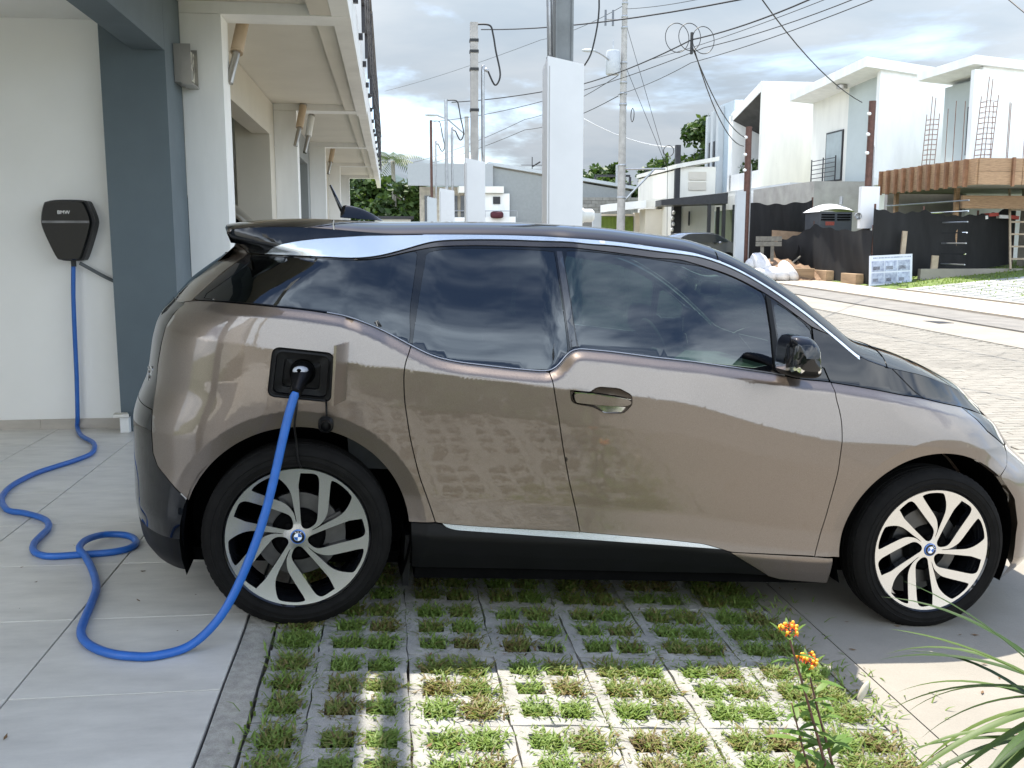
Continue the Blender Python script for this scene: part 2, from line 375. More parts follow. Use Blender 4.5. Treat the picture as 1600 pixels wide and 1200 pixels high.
# street bricks: nearest ones singly, the rest of the visible run joined
def in_view(p, mrg=30):
    q = Vector(p) - Vector((0, 0, 1.39)); fwd = Vector((0, math.cos(R(8.42)), -math.sin(R(8.42)))); up = Vector((0, math.sin(R(8.42)), math.cos(R(8.42))))
    d = q.dot(fwd)
    if d < .3: return False
    x, y = 800 + 1500 * q.x / d, 600 - 1500 * q.dot(up) / d
    return -mrg < x < 1600 + mrg and -mrg < y < 1200 + mrg
def brick_geo(b, x, y, z, L_, W_):
    j = lambda: random.uniform(-.004, .004); h = random.uniform(-.003, .003); g = .003
    c = [(x + g + j() * .5, y + g), (x + L_ - g + j() * .5, y + g), (x + L_ - g, y + W_ - g + j() * .4), (x + g, y + W_ - g + j() * .4)]
    i = .007; k = [(x + g + i, y + g + i), (x + L_ - g - i, y + g + i), (x + L_ - g - i, y + W_ - g - i), (x + g + i, y + W_ - g - i)]
    b.add([(p[0], p[1], z - .012) for p in c] + [(p[0], p[1], z + h + .001) for p in c] + [(p[0], p[1], z + h + .006 + j() * .4) for p in k],
          [(0, 1, 5, 4), (1, 2, 6, 5), (2, 3, 7, 6), (3, 0, 4, 7), (4, 5, 9, 8), (5, 6, 10, 9), (6, 7, 11, 10), (7, 4, 8, 11), (8, 9, 10, 11)])
bm_ = MB(); brick_geo(bm_, 0, 0, 0, .21, .105); BRM = []
for k in range(6):
    bm_ = MB(); brick_geo(bm_, 0, 0, 0, .21, .105); me = bpy.data.meshes.new('paving_brick'); me.from_pydata(bm_.v, [], bm_.f); me.materials.append(BRICKP); BRM.append(me)
cells = []
for j in range(0, 260):
    y = 2.0 + j * .105
    for i in range(0, 21):
        x = 4.86 + i * .21 - (.105 if j % 2 else 0)
        if x < 4.85 or x + .21 > 9.21: continue
        z = street_z(y)
        q = PE(y, x, z); seen = in_view(q, 0) and not (q.x / q.y < .345 and y < 12)
        cells.append((q.length + (0 if seen else 1000), x, y, z))
cells.sort(); rest = MB()
for n_, (d, x, y, z) in enumerate(cells):
    if n_ < 290: o = link('paving_brick', random.choice(BRM), street); o.location = (x, y, z); o.rotation_euler = (math.atan(.0153), 0, 0)
    else: brick_geo(rest, x, y, z, .21, .105)
o = rest.build('brick_paving', BRICKP, street); tag(o, kind='stuff')
# drain opening in the far gutter
BX(0, .30, 0, .55, -.02, .03).build('drain_cover', DARKST, None, loc=PE(16.4, 9.95, street_z(16.4)), rot=(0, 0, YA))['kind'] = 'structure'

# --- grass in the cells
GR = bpy.data.materials.new('grass_blade'); GR.use_nodes = True
def grass_mat(m, stops, trans=.35):
    t = NT(m.node_tree); at = t.n('ShaderNodeAttribute', attribute_name='shade'); c = t.ramp(at.outputs['Fac'], stops)
    d = t.n('ShaderNodeBsdfPrincipled', i={'Base Color': c, 'Roughness': .5, 'Specular IOR Level': .3}); tl = t.n('ShaderNodeBsdfTranslucent', i={0: t.mix(1., c, (1.0, 1.05, .45), 'MULTIPLY')})
    t.n('ShaderNodeOutputMaterial', i={0: t.n('ShaderNodeMixShader', i={0: trans, 1: d.outputs[0], 2: tl.outputs[0]}).outputs[0]}); return m
grass_mat(GR, [(0, (.13, .09, .04)), (.14, (.27, .21, .09)), (.3, (.20, .22, .06)), (.62, (.135, .215, .04)), (1, (.23, .32, .08))])
def blades(name, spots, m, parent=None, kind='stuff'):
    """spots: (x, y, z, height, lean, shade, width)"""
    V = []; F = []; S = []
    for (x, y, z, h, l, sh, wdt) in spots:
        a = random.random() * 6.283; dx, dy = math.cos(a), math.sin(a); o = len(V); px_, py_ = -dy * wdt, dx * wdt
        V += [(x - px_, y - py_, z), (x + px_, y + py_, z), (x + dx * l * .45 + px_ * .9, y + dy * l * .45 + py_ * .9, z + h * .65), (x + dx * l * .45 - px_ * .9, y + dy * l * .45 - py_ * .9, z + h * .65), (x + dx * l, y + dy * l, z + h * .85)]
        F += [(o, o + 1, o + 2, o + 3), (o + 3, o + 2, o + 4)]; S += [sh] * 5
    me = bpy.data.meshes.new(name); me.from_pydata(V, [], F); me.materials.append(m)
    me.attributes.new('shade', 'FLOAT', 'POINT').data.foreach_set('value', S)
    o = link(name, me, parent, rot=None if parent else (0, 0, YA)); return tag(o, kind=kind)
sp = []
for (x, y, hw, hl) in HOLES:
    if not in_view(PE(y, x, 0), 60): continue
    dry = random.random(); base = .22 if dry < .14 else (.42 if dry < .6 else .70)
    lush = 1.0 + (.45 if (x < -.25 or x > 1.2) else 0); nb = int(random.uniform(170, 280) * lush)
    if random.random() < .04: nb = int(nb * .35)
    for k in range(nb):
        u, v = random.gauss(0, .33), random.gauss(0, .33); u = max(-.72, min(.72, u)); v = max(-.72, min(.72, v))
        h = random.uniform(.008, .024) * (1.25 - .4 * abs(u)) * (1.15 if lush > 1.1 else 1)
        sp.append((x + u * hw * 1.05, y + v * hl * 1.05, g0(x) - .010, h + .010, random.uniform(.022, .058), min(1, max(0, random.gauss(base, .2))), random.uniform(.002, .0042)))
for k in range(1200):                                          # unruly edge beside the concrete, and weeds on the left edge
    y = random.uniform(1.2, 3.9); x = 1.50 + random.gauss(0, .10) + .05 * math.sin(y * 7)
    sp.append((x, y, g0(x) + .0, random.uniform(.012, .04), random.uniform(.02, .07), min(1, max(0, random.gauss(.66, .2))), random.uniform(.002, .004)))
for k in range(500):
    y = random.uniform(1.8, 3.6); x = -.36 + random.gauss(0, .04)
    sp.append((x, y, g0(x), random.uniform(.015, .04), random.uniform(.02, .05), random.gauss(.75, .15), random.uniform(.002, .0045)))
for k in range(5200):                                          # stray blades creeping along the joints
    i = random.randint(0, 5); x = X0 + i * BW + random.gauss(0, .006); y = random.uniform(1.6, 4.6)
    if math.sin(y * 5.3 + i * 2) + math.sin(y * 11 + i) < .6: continue
    sp.append((x, y, g0(x) - .004, random.uniform(.008, .02), random.uniform(.01, .03), random.gauss(.45, .2), .0017))
blades('grass', sp, GR)
# lawn on the far side
sp = []
for k in range(14000):
    t = random.random(); e1 = random.uniform(20, 44); e2 = random.uniform(13.9, 24)
    sp.append((e2, e1, far_z(e1, e2), random.uniform(.04, .09), random.uniform(.03, .09), random.gauss(.6, .15), .012))
sheet('lawn', 21.2, 60, 13.6, 40, lambda a, b: far_z(a, b), LAWN, 40, 20, skirt=0)
blades('lawn_grass', sp, GR)
# neighbour's drive across the street: turf blocks
drv = sheet('far_driveway', 12.5, 24.3, 13.62, 30, lambda a, b: far_z(a, b) + .02, mat('far_paver_bed', (.55, .55, .53), .85, var=.08), 10, 10)
b = MB(); b.box(0, .58, 0, .38, -.02, .02, bev=.012); PBF = bpy.data.meshes.new('turf_block'); PBF.from_pydata(b.v, [], b.f); PBF.materials.append(mat('grey_turf_block', (.27, .275, .265), .9, var=.25, vs=4, rnd=.2))
cc = []
for i in range(14):
    for j in range(26):
        e2 = 13.75 + i * .80; e1 = 12.6 + j * .46 + (.2 if i % 2 else 0)
        if e1 + .4 > 24.3 or not in_view(PE(e1, e2, 0), 20): continue
        cc.append((PE(e1, e2, 0).length, e2, e1))
for (d, e2, e1) in sorted(cc)[:280]:
    o = link('turf_block', PBF, drv); o.location = (e2, e1, far_z(e1, e2) + .022); o.rotation_euler = (0, -math.atan(.09), .0)
sheet('lawn_edging', 12.5, 24.5, 13.58, 13.66, lambda a, b: far_z(a, b) + .03, CONC2, 10, 1)
# hills
def hill(name, y, z0, hmax, seed, m):
    r_ = random.Random(seed); b = MB(); n = 220; o = []
    for i in range(n + 1):
        x = -900 + 1800 * i / n; prof = .55 + .25 * math.sin(x * .004 + seed) + .14 * math.sin(x * .011 + 2 * seed) + .06 * math.sin(x * .05) + r_.uniform(-.035, .05)
        o.append((x, hmax * max(.1, prof)))
    for (x, h) in o: b.v += [(x, y - 200, z0), (x, y, z0 + h), (x, y + 260, z0)]
    for i in range(n): b.f += [(3 * i, 3 * i + 3, 3 * i + 4, 3 * i + 1), (3 * i + 1, 3 * i + 4, 3 * i + 5, 3 * i + 2)]; b.m += [0, 0]
    tag(b.build(name, m), kind='structure')
hill('hills', 900, -6, 70, 1.7, mat('hazed_hill_forest', (.055, .085, .085), .95, var=.5, vs=.06, bump=1, bs=.3))  # bluish forest colour stands in for haze over the distance
# ================================================================= THE CAR
# side-view lines of the body in car axes: s along the car from the rear axle, t up from the ground (metres)
TR = {}
TR['belt']=[(-0.522,1.132),(-0.427,1.159),(-0.403,1.166),(-0.298,1.172),(-0.162,1.171),(-0.074,1.168),(-0.007,1.165),(0.061,1.159),(0.094,1.156),(0.129,1.151),(0.17,1.14),(0.223,1.123),(0.28,1.101),(0.322,1.081),(0.367,1.06),(0.401,1.045),(0.443,1.028),(0.486,1.018),(0.55,1.009),(0.636,1.004),(0.745,0.997),(0.887,0.993),(0.905,1.001),(0.923,1.016),(0.941,1.042),(0.963,1.074),(0.981,1.084),(1.018,1.083),(1.139,1.079),(1.293,1.068),(1.446,1.061),(1.817,1.03),(1.919,1.015),(2.048,1.012),(2.063,1.008),(2.156,1.0),(2.281,0.986),(2.386,0.972),(2.472,0.965),(2.486,0.961),(2.599,0.942),(2.705,0.927),(2.806,0.907),(2.931,0.884)]
TR['silver_up']=[(-0.17,1.349),(-0.139,1.378),(-0.108,1.391),(-0.057,1.405),(0.012,1.419),(0.08,1.429),(0.184,1.444),(0.29,1.454),(0.398,1.464)]
TR['crease']=[(-0.108,1.027),(0.182,0.987),(0.345,0.982),(0.527,0.966),(0.741,0.954),(0.959,0.938),(1.045,0.931),(1.21,0.925),(1.438,0.908),(1.766,0.829),(2.043,0.784),(2.323,0.782)]
TR['R']=[(-0.204,1.443),(-0.123,1.451),(-0.038,1.457),(0.067,1.458),(0.16,1.456),(0.278,1.456),(0.349,1.462),(0.374,1.464),(0.52,1.476),(0.693,1.488),(0.871,1.497),(1.045,1.499),(1.15,1.499),(1.335,1.49),(1.512,1.48),(1.525,1.469),(1.589,1.46),(1.685,1.427),(1.781,1.382),(1.877,1.331),(1.972,1.273),(2.086,1.191),(2.12,1.17),(2.175,1.122),(2.21,1.105),(2.316,1.079),(2.482,1.057),(2.582,1.034),(2.783,0.977)]
TR['gap_q']=[(0.368,1.06),(0.361,1.039),(0.351,1.02),(0.345,0.989),(0.345,0.944),(0.352,0.874),(0.361,0.828),(0.37,0.785),(0.384,0.723),(0.407,0.645),(0.427,0.582),(0.458,0.509),(0.482,0.451),(0.498,0.409)]
TR['gap_d']=[(0.887,0.993),(0.894,0.968),(0.906,0.917),(0.929,0.83),(0.958,0.713),(0.994,0.588),(1.034,0.468),(1.057,0.383)]
TR['gap_f']=[(2.053,1.01),(2.056,0.958),(2.076,0.902),(2.086,0.846),(2.087,0.786),(2.089,0.654),(2.083,0.589),(2.069,0.462),(2.042,0.304)]
TR['doorbot']=[(0.407,0.399),(0.498,0.409),(0.542,0.403),(0.626,0.398),(0.732,0.394),(0.839,0.39),(1.041,0.385),(1.393,0.363),(1.567,0.347),(1.646,0.327),(1.677,0.317),(2.04,0.307),(2.132,0.3)]
TR['silverbot']=[(0.521,0.401),(0.544,0.387),(0.576,0.38),(0.68,0.375),(0.841,0.367),(1.405,0.339),(1.646,0.327)]
TR['sillbot']=[(0.426,0.214),(0.564,0.215),(0.863,0.215),(1.437,0.211),(1.717,0.215),(1.867,0.208)]
TR['frontsill']=[(1.68,0.316),(1.771,0.265),(1.874,0.207),(1.927,0.192),(1.981,0.187),(2.146,0.175),(2.126,0.298)]
TR['silver_lo']=[(-0.17,1.349),(-0.157,1.349),(-0.052,1.353),(0.05,1.357),(0.136,1.358),(0.188,1.364),(0.24,1.374),(0.292,1.392),(0.345,1.41),(0.394,1.429),(0.435,1.444),(0.499,1.453),(0.606,1.464),(0.737,1.473),(0.87,1.478),(0.968,1.484),(1.045,1.48),(1.149,1.483),(1.334,1.474),(1.511,1.467),(1.525,1.462),(1.588,1.449),(1.684,1.417),(1.78,1.372),(1.876,1.319),(1.971,1.26),(2.085,1.178),(2.174,1.111),(2.189,1.102)]
TR['frame_lo']=[(0.136,1.353),(0.188,1.358),(0.24,1.366),(0.292,1.38),(0.345,1.398),(0.389,1.409),(0.435,1.422),(0.499,1.431),(0.606,1.441),(0.737,1.449),(0.87,1.455),(0.967,1.463),(1.044,1.46),(1.148,1.456),(1.333,1.446),(1.414,1.451),(1.509,1.432),(1.605,1.412),(1.682,1.387),(1.778,1.345),(1.845,1.309),(1.917,1.265),(1.978,1.225)]
TR['g_rear']=[(0.414,1.398),(0.457,1.411),(0.521,1.422),(0.606,1.43),(0.737,1.437),(0.907,1.443),(0.912,1.429),(0.959,1.087),(0.954,1.064),(0.94,1.042),(0.923,1.02),(0.904,1.004),(0.843,1.001),(0.745,1.0),(0.636,1.007),(0.55,1.013),(0.486,1.021),(0.443,1.031),(0.401,1.048),(0.377,1.058),(0.371,1.059),(0.397,1.272),(0.411,1.363)]
TR['g_front']=[(0.943,1.446),(1.012,1.451),(1.102,1.45),(1.24,1.445),(1.379,1.437),(1.522,1.427),(1.528,1.427),(1.605,1.409),(1.682,1.385),(1.749,1.355),(1.78,1.337),(1.792,1.262),(1.803,1.142),(1.809,1.046),(1.447,1.065),(1.294,1.071),(1.14,1.083),(1.019,1.086),(0.998,1.085),(0.972,1.26)]
TR['g_tri']=[(1.82,1.311),(1.892,1.275),(1.973,1.218),(1.982,1.181),(1.979,1.142),(1.835,1.139),(1.825,1.242)]
TR['g_q']=[(-0.389,1.176),(-0.31,1.239),(-0.226,1.311),(-0.217,1.337),(-0.113,1.343),(-0.052,1.345),(0.05,1.349),(0.136,1.349),(0.188,1.354),(0.24,1.362),(0.293,1.377),(0.345,1.394),(0.374,1.401),(0.381,1.39),(0.371,1.295),(0.358,1.185),(0.364,1.095),(0.359,1.066),(0.322,1.086),(0.28,1.106),(0.22,1.13),(0.17,1.145),(0.128,1.156),(0.094,1.161),(0.06,1.164),(-0.007,1.17),(-0.074,1.172),(-0.14,1.176),(-0.23,1.177),(-0.335,1.176)]
TR['mirbase']=[(1.812,1.029),(1.83,1.081),(1.9,1.167),(1.98,1.171),(2.007,1.068),(2.027,1.063),(2.048,1.014),(1.92,1.017)]
TR['cowl_back']=[(1.983,1.217),(1.988,1.154),(2.007,1.068),(2.027,1.063),(2.05,1.011)]
TR['hoodgap']=[(2.306,1.079),(2.336,1.076),(2.393,1.028),(2.436,0.991),(2.486,0.961)]
TR['bump_r']=[(-0.542,0.759),(-0.537,0.68),(-0.53,0.605),(-0.51,0.563),(-0.447,0.507),(-0.392,0.454),(-0.407,0.286)]
TR['tail_in']=[(-0.482,1.117),(-0.512,1.063),(-0.525,1.0),(-0.538,0.916),(-0.536,0.783)]
TR['bumpgap_f']=[(2.97,0.765),(2.953,0.736),(2.913,0.697),(2.884,0.681),(2.847,0.655)]
TR['headlight']=[(2.721,0.924),(2.891,0.889),(2.982,0.77),(2.955,0.766),(2.826,0.832),(2.777,0.877)]
TR['rpillar']=[(-0.276,1.378),(-0.254,1.362),(-0.238,1.344),(-0.319,1.274),(-0.427,1.159),(-0.522,1.132),(-0.507,1.172),(-0.454,1.219),(-0.379,1.294)]
TR['port']=[(-0.106,1.032),(0.084,1.022),(0.095,1.012),(0.092,0.864),(0.077,0.846),(-0.115,0.858),(-0.13,0.878),(-0.119,1.008)]
TR['handle']=[(0.965,0.934),(1.045,0.931),(1.052,0.942),(1.074,0.952),(1.153,0.95),(1.203,0.928),(1.208,0.891),(1.18,0.859),(1.105,0.855),(1.058,0.877),(0.983,0.886),(0.97,0.898)]
CF = Vector((.98065699, .17942872, -.07821252)); CU = Vector((.07693533, .01407669, .99693671)); CC = Vector((.17998006, -.98367026, 0))
CAR_O = Vector((-.779, 3.370, .322)) - .86 * CC - .335 * CU
CAR_M = Matrix(((CF.x, -CC.x, CU.x, CAR_O.x), (CF.y, -CC.y, CU.y, CAR_O.y), (CF.z, -CC.z, CU.z, CAR_O.z), (0, 0, 0, 1)))   # local x = s, y = -w, z = t
car = bpy.data.objects.new('electric_car', None); COL.objects.link(car); car.matrix_world = CAR_M
tag(car, 'bronze brown electric hatchback with black roof plugged in at its open charging flap', 'car')
def smtab(tab, n, it):
    tab = np.array(tab, float); x = np.linspace(tab[0, 0], tab[-1, 0], n); y = np.interp(x, tab[:, 0], tab[:, 1])
    for _ in range(it): y[1:-1] = .25 * y[:-2] + .5 * y[1:-1] + .25 * y[2:]
    return np.c_[x, y]
SRT = smtab([(.1,-.58),(.2,-.655),(.35,-.68),(.53,-.69),(.69,-.695),(.75,-.68),(.84,-.647),(.885,-.640),(.99,-.630),(1.05,-.617),(1.1,-.597),(1.14,-.562),(1.18,-.532),(1.23,-.492),(1.3,-.412),(1.355,-.345),(1.40,-.60),(1.55,-.62)], 200, 4)
SFT = smtab([(.1,3.34),(.3,3.45),(.45,3.47),(.6,3.42),(.66,3.37),(.7,3.28),(.78,3.20),(.85,3.16),(.92,3.05),(1.0,3.0),(1.1,2.97),(1.55,2.97)], 200, 40)
HL = smtab([(.10,.76),(.18,.80),(.25,.840),(.315,.866),(.36,.860),(.45,.857),(.60,.868),(.75,.881)], 200, 10)
HLx = np.r_[HL[:, 0], .87]; HLy = np.r_[HL[:, 1], .886]
def smcurve(P, it=3, n=240):
    P = np.array(P, float); d = np.r_[0, np.cumsum(np.hypot(*np.diff(P, axis=0).T))]; q = np.linspace(0, d[-1], n); Q = np.c_[np.interp(q, d, P[:, 0]), np.interp(q, d, P[:, 1])]
    for _ in range(it): Q[1:-1] = .25 * Q[:-2] + .5 * Q[1:-1] + .25 * Q[2:]
    return Q
BELT = smcurve([(-.60, 1.118)] + TR['belt'] + [(3.05, .86), (3.3, .80)], 4); CREASE = smcurve([(-.6, 1.06)] + TR['crease'] + [(3.3, .76)], 30)
RL = smcurve([(-.33, 1.418), (-.28, 1.432)] + TR['R'] + [(2.87, .945), (2.95, .89)], 14)
SIL_LO = smcurve(TR['silver_lo'], 5, 120); SIL_UP = smcurve(TR['silver_up'], 3, 60); FRM_LO = smcurve(TR['frame_lo'], 5, 120)
LR, LF, RO, RC = .45, .80, .405, .468
def sdist(P, s, t):
    A, B = P[:-1], P[1:]; d = B - A; L2 = (d ** 2).sum(1); out = np.empty_like(s)
    for c0 in range(0, len(s), 4000):
        ss, tt = s[c0:c0 + 4000], t[c0:c0 + 4000]
        k = np.clip(((ss[:, None] - A[:, 0]) * d[:, 0] + (tt[:, None] - A[:, 1]) * d[:, 1]) / L2, 0, 1)
        out[c0:c0 + 4000] = np.hypot(ss[:, None] - (A[:, 0] + k * d[:, 0]), tt[:, None] - (A[:, 1] + k * d[:, 1])).min(1)
    return out * np.sign(t - np.interp(s, P[:, 0], P[:, 1]))
def npsst(x): x = np.clip(x, 0, 1); return x * x * (3 - 2 * x)
def W(s, t):
    """half width of the body at (s, t)"""
    s = np.atleast_1d(np.asarray(s, float)); t = np.atleast_1d(np.asarray(t, float))
    c = np.interp(s, CREASE[:, 0], CREASE[:, 1])
    lo = np.where(t < c, np.interp(t * .87 / c, HLx, HLy), .886 - .22 * (t - c))
    b = np.interp(s, BELT[:, 0], BELT[:, 1]); D = sdist(BELT, s, t)
    x = np.maximum(t - b, 0); H = lo - .032 * npsst((D + .04) / .045) - .13 * x - .12 * x * x
    for a in (0, 2.57):
        r = np.hypot(s - a, t - .34); H = H - .022 * np.clip((RC - r) / (RC - RO), 0, 1.5)
    a = np.clip((s - np.interp(t, SRT[:, 0], SRT[:, 1])) / LR, 1e-7, 1); H = H * (1 - (1 - a) ** 2.6) ** (1 / 2.3)
    a = np.clip((np.interp(t, SFT[:, 0], SFT[:, 1]) - s) / LF, 1e-7, 1); return H * (1 - (1 - a) ** 2.4) ** (1 / 2.1)
def Wn(s, t, h=.0012):
    ds = (W(s + h, t) - W(s - h, t)) / (2 * h); dt = (W(s, t + h) - W(s, t - h)) / (2 * h)
    n = np.c_[-ds, np.ones_like(ds), -dt]; return n / np.linalg.norm(n, axis=1)[:, None]      # (s, w, t)
def inpoly(P, x, y):
    P = np.asarray(P); n = len(P); r = np.zeros(len(x), bool); j = n - 1
    for i in range(n):
        xi, yi, xj, yj = P[i, 0], P[i, 1], P[j, 0], P[j, 1]
        r ^= ((yi > y) != (yj > y)) & (x < (xj - xi) * (y - yi) / (yj - yi + 1e-15) + xi); j = i
    return r
def dens(P, h):
    P = np.asarray(P, float); out = []
    for a, b in zip(P, np.roll(P, -1, axis=0)):
        n = max(1, int(math.ceil(np.hypot(*(b - a)) / h)))
        for k in range(n): out.append(a + (b - a) * k / n)
    return np.array(out)
def offset_poly(P, d):
    """shrink a closed polygon by d (either winding)"""
    P = np.asarray(P, float); P = P[np.r_[True, np.hypot(*(P[1:] - P[:-1]).T) > 1e-5]]
    A = .5 * np.sum(P[:, 0] * np.roll(P[:, 1], -1) - np.roll(P[:, 0], -1) * P[:, 1]); sg = 1 if A > 0 else -1
    e = np.roll(P, -1, axis=0) - P; e /= np.linalg.norm(e, axis=1)[:, None] + 1e-12; nr = np.c_[-e[:, 1], e[:, 0]] * sg
    m = nr + np.roll(nr, 1, axis=0); L = np.linalg.norm(m, axis=1)[:, None]; m = m / np.maximum(L, .35); k = 1 / np.maximum(.5, (m * nr).sum(1))
    return P + m * (d * np.minimum(k, 1.6))[:, None]
def panel(name, poly, m, holes=(), gap=.002, proud=0., skirt=.022, sp=.016, edge=.014, parent=car, feats=True, both=True, normals=True):
    """a shell panel on the body side, cut to a polygon in (s, t)"""
    P = dens(offset_poly(poly, gap), edge); Hs = [dens(offset_poly(h, -gap), edge) for h in holes]
    V = list(map(tuple, P)); E = [(i, (i + 1) % len(P)) for i in range(len(P))]; rings = [(0, len(P), False)]
    for h in Hs:
        o = len(V); V += list(map(tuple, h)); E += [(o + i, o + (i + 1) % len(h)) for i in range(len(h))]; rings.append((o, len(h), True))
    x0, y0 = P.min(0); x1, y1 = P.max(0)
    gx, gy = np.meshgrid(np.arange(x0, x1, sp), np.arange(y0, y1, sp * .87)); gx[1::2] += sp / 2; g = np.c_[gx.ravel(), gy.ravel()]
    if feats:
        ex = []
        for dlt in (-.004, .004): ex.append(np.c_[CREASE[:, 0], CREASE[:, 1] + dlt])
        for dlt in (-.042, -.036, -.028, -.020, -.012, -.004, .003, .008):
            nrm = np.gradient(BELT, axis=0); nrm = np.c_[-nrm[:, 1], nrm[:, 0]]; nrm /= np.linalg.norm(nrm, axis=1)[:, None]; ex.append(BELT + nrm * dlt)
        th = np.linspace(0, 2 * math.pi, 200)
        for a in (0, 2.57):
            for r_ in (RC - .004, RC + .004): ex.append(np.c_[a + r_ * np.cos(th), .34 + r_ * np.sin(th)])
        g = np.r_[g, np.concatenate(ex)]
    ok = inpoly(P, g[:, 0], g[:, 1])
    for h in Hs: ok &= ~inpoly(h, g[:, 0], g[:, 1])
    g = g[ok]; bd = np.concatenate([P] + Hs)
    if len(g):
        far = np.array([np.min((bd[:, 0] - q[0]) ** 2 + (bd[:, 1] - q[1]) ** 2) > (edge * .45) ** 2 for q in g]); g = g[far]
    V += list(map(tuple, g))
    r = delaunay_2d_cdt([Vector(v) for v in V], E, [], 0, 1e-6, True)
    vv = np.array([tuple(v) for v in r[0]]); F = np.array([f for f in r[2] if len(f) == 3]); orig = r[3]
    c = vv[F].mean(1); ok = inpoly(P, c[:, 0], c[:, 1])
    for h in Hs: ok &= ~inpoly(h, c[:, 0], c[:, 1])
    F = F[ok]; a = vv[F]; ar = (a[:, 1, 0] - a[:, 0, 0]) * (a[:, 2, 1] - a[:, 0, 1]) - (a[:, 2, 0] - a[:, 0, 0]) * (a[:, 1, 1] - a[:, 0, 1]); F[ar < 0] = F[ar < 0][:, ::-1]; F = F[np.abs(ar) > 1e-10]
    w_ = W(vv[:, 0], vv[:, 1]) + proud; nn = Wn(vv[:, 0], vv[:, 1])
    back = {i2: i for i, o_ in enumerate(orig) for i2 in o_}
    objs = []
    for sd in ((1, -1) if both else (1,)):
        pos = [(p[0], -sd * q, p[1]) for p, q in zip(vv, w_)]; nl = [(n[0], -sd * n[1], n[2]) for n in nn]
        fs = [tuple(f) if sd == 1 else tuple(f[::-1]) for f in F.tolist()]; ln = [nl[i] for f in fs for i in f]
        if skirt:
            for (o_, n_, hole) in rings:
                idx = [back.get(o_ + i) for i in range(n_)]
                if None in idx: continue
                base = len(pos); A = .5 * sum(vv[idx[i], 0] * vv[idx[(i + 1) % n_], 1] - vv[idx[(i + 1) % n_], 0] * vv[idx[i], 1] for i in range(n_)); ccw = A > 0
                for i in idx: pos.append(tuple(np.array(pos[i]) - skirt * np.array(nl[i])))
                for i in range(n_):
                    j = (i + 1) % n_; q = (idx[i], base + i, base + j, idx[j])
                    if (ccw != hole) != (sd == 1): q = q[::-1]
                    p0, p1, p2 = (np.array(pos[k]) for k in q[:3]); nf = np.cross(p1 - p0, p2 - p0); L = np.linalg.norm(nf); nf = nf / L if L > 1e-9 else np.array((0, 0, 1.))
                    fs.append(q); ln += [tuple(nf)] * 4
        me = bpy.data.meshes.new(name); me.from_pydata(pos, [], fs); me.materials.append(m); me.polygons.foreach_set('use_smooth', [True] * len(me.polygons)); me.update()
        if normals and len(ln) == len(me.loops): me.normals_split_custom_set(ln)
        objs.append(link(name, me, parent))
    return objs
def cut(C, a, b):
    """part of an s-monotone curve between s = a and b"""
    C = np.asarray(C); x = np.r_[a, C[(C[:, 0] > min(a, b)) & (C[:, 0] < max(a, b)), 0], b]; x = np.sort(x)
    q = np.c_[x, np.interp(x, C[:, 0], C[:, 1])]; return q if a < b else q[::-1]
def arc(c, r, a0, a1, n=40, rx=None):
    th = np.linspace(R(a0), R(a1), n); return np.c_[c[0] + np.where(np.cos(th) > 0, rx or r, r) * np.cos(th), c[1] + r * np.sin(th)]
J = lambda *a: np.concatenate([np.asarray(x, float).reshape(-1, 2) for x in a])
A_ = lambda k: np.array(TR[k], float)
GQ, GD, GF = smcurve(TR['gap_q'], 2, 40), smcurve(TR['gap_d'], 2, 40), smcurve(TR['gap_f'], 2, 40)
DB = smcurve(TR['doorbot'], 2, 120)
PORT = A_('port'); HANDLE = smcurve(np.r_[A_('handle'), A_('handle')[:1]], 1, 60)[:-1]
def round_poly(P, it=2):
    P = np.asarray(P, float)
    for _ in range(it): Q = np.roll(P, -1, axis=0); P = np.stack([.75 * P + .25 * Q, .25 * P + .75 * Q], 1).reshape(-1, 2)
    return P
def rrect(P, r, n=6):
    out = []; P = [np.array(p) for p in P]
    for i in range(len(P)):
        a, b, c = P[i - 1], P[i], P[(i + 1) % len(P)]; u, v = (a - b) / np.linalg.norm(a - b), (c - b) / np.linalg.norm(c - b); p0, p1 = b + u * r, b + v * r
        for k in range(n + 1): t = k / n; out.append((1 - t) ** 2 * p0 + 2 * t * (1 - t) * b + t * t * p1)
    return np.array(out)
PORT_R = rrect([(-.116, 1.033), (.094, 1.022), (.092, .847), (-.128, .858)], .028)
TAIL = A_('tail_in'); BR = A_('bump_r')
# --- painted panels
quarter = J(cut(BELT, -.455, .368), GQ[1:], [(.407, .402)], arc((0, .34), RO, 9, 163.7, 50), BR[4:0:-1], BR[:1], TAIL[::-1][1:])
qp = panel('rear_quarter_panel', quarter, PAINT, holes=[PORT_R])
panel('rear_door', J(GQ, cut(DB, .50, 1.057)[1:], GD[::-1], cut(BELT, .885, .368)[1:-1]), PAINT)
fd = panel('front_door', J(GD, cut(DB, 1.057, 2.042)[1:-1], GF[::-1], cut(BELT, 2.05, .889)[1:-1]), PAINT, holes=[HANDLE])
HLT = A_('headlight')
front_edge = J([(2.721, .924)], [(2.777, .877), (2.826, .832), (2.955, .766)], [(2.953, .736), (2.913, .697), (2.884, .681), (2.856, .655)])
fender = J(GF[::-1], cut(BELT, 2.06, 2.70), front_edge, arc((2.57, .34), RO + .003, 48, 186, 60, .45)[1:], [(2.132, .302), (2.06, .305)])
panel('front_fender', fender, PAINT)
FS = A_('frontsill'); panel('front_sill_cover', J(FS, [(2.04, .304)]), PAINT, gap=.001, feats=False, skirt=0)
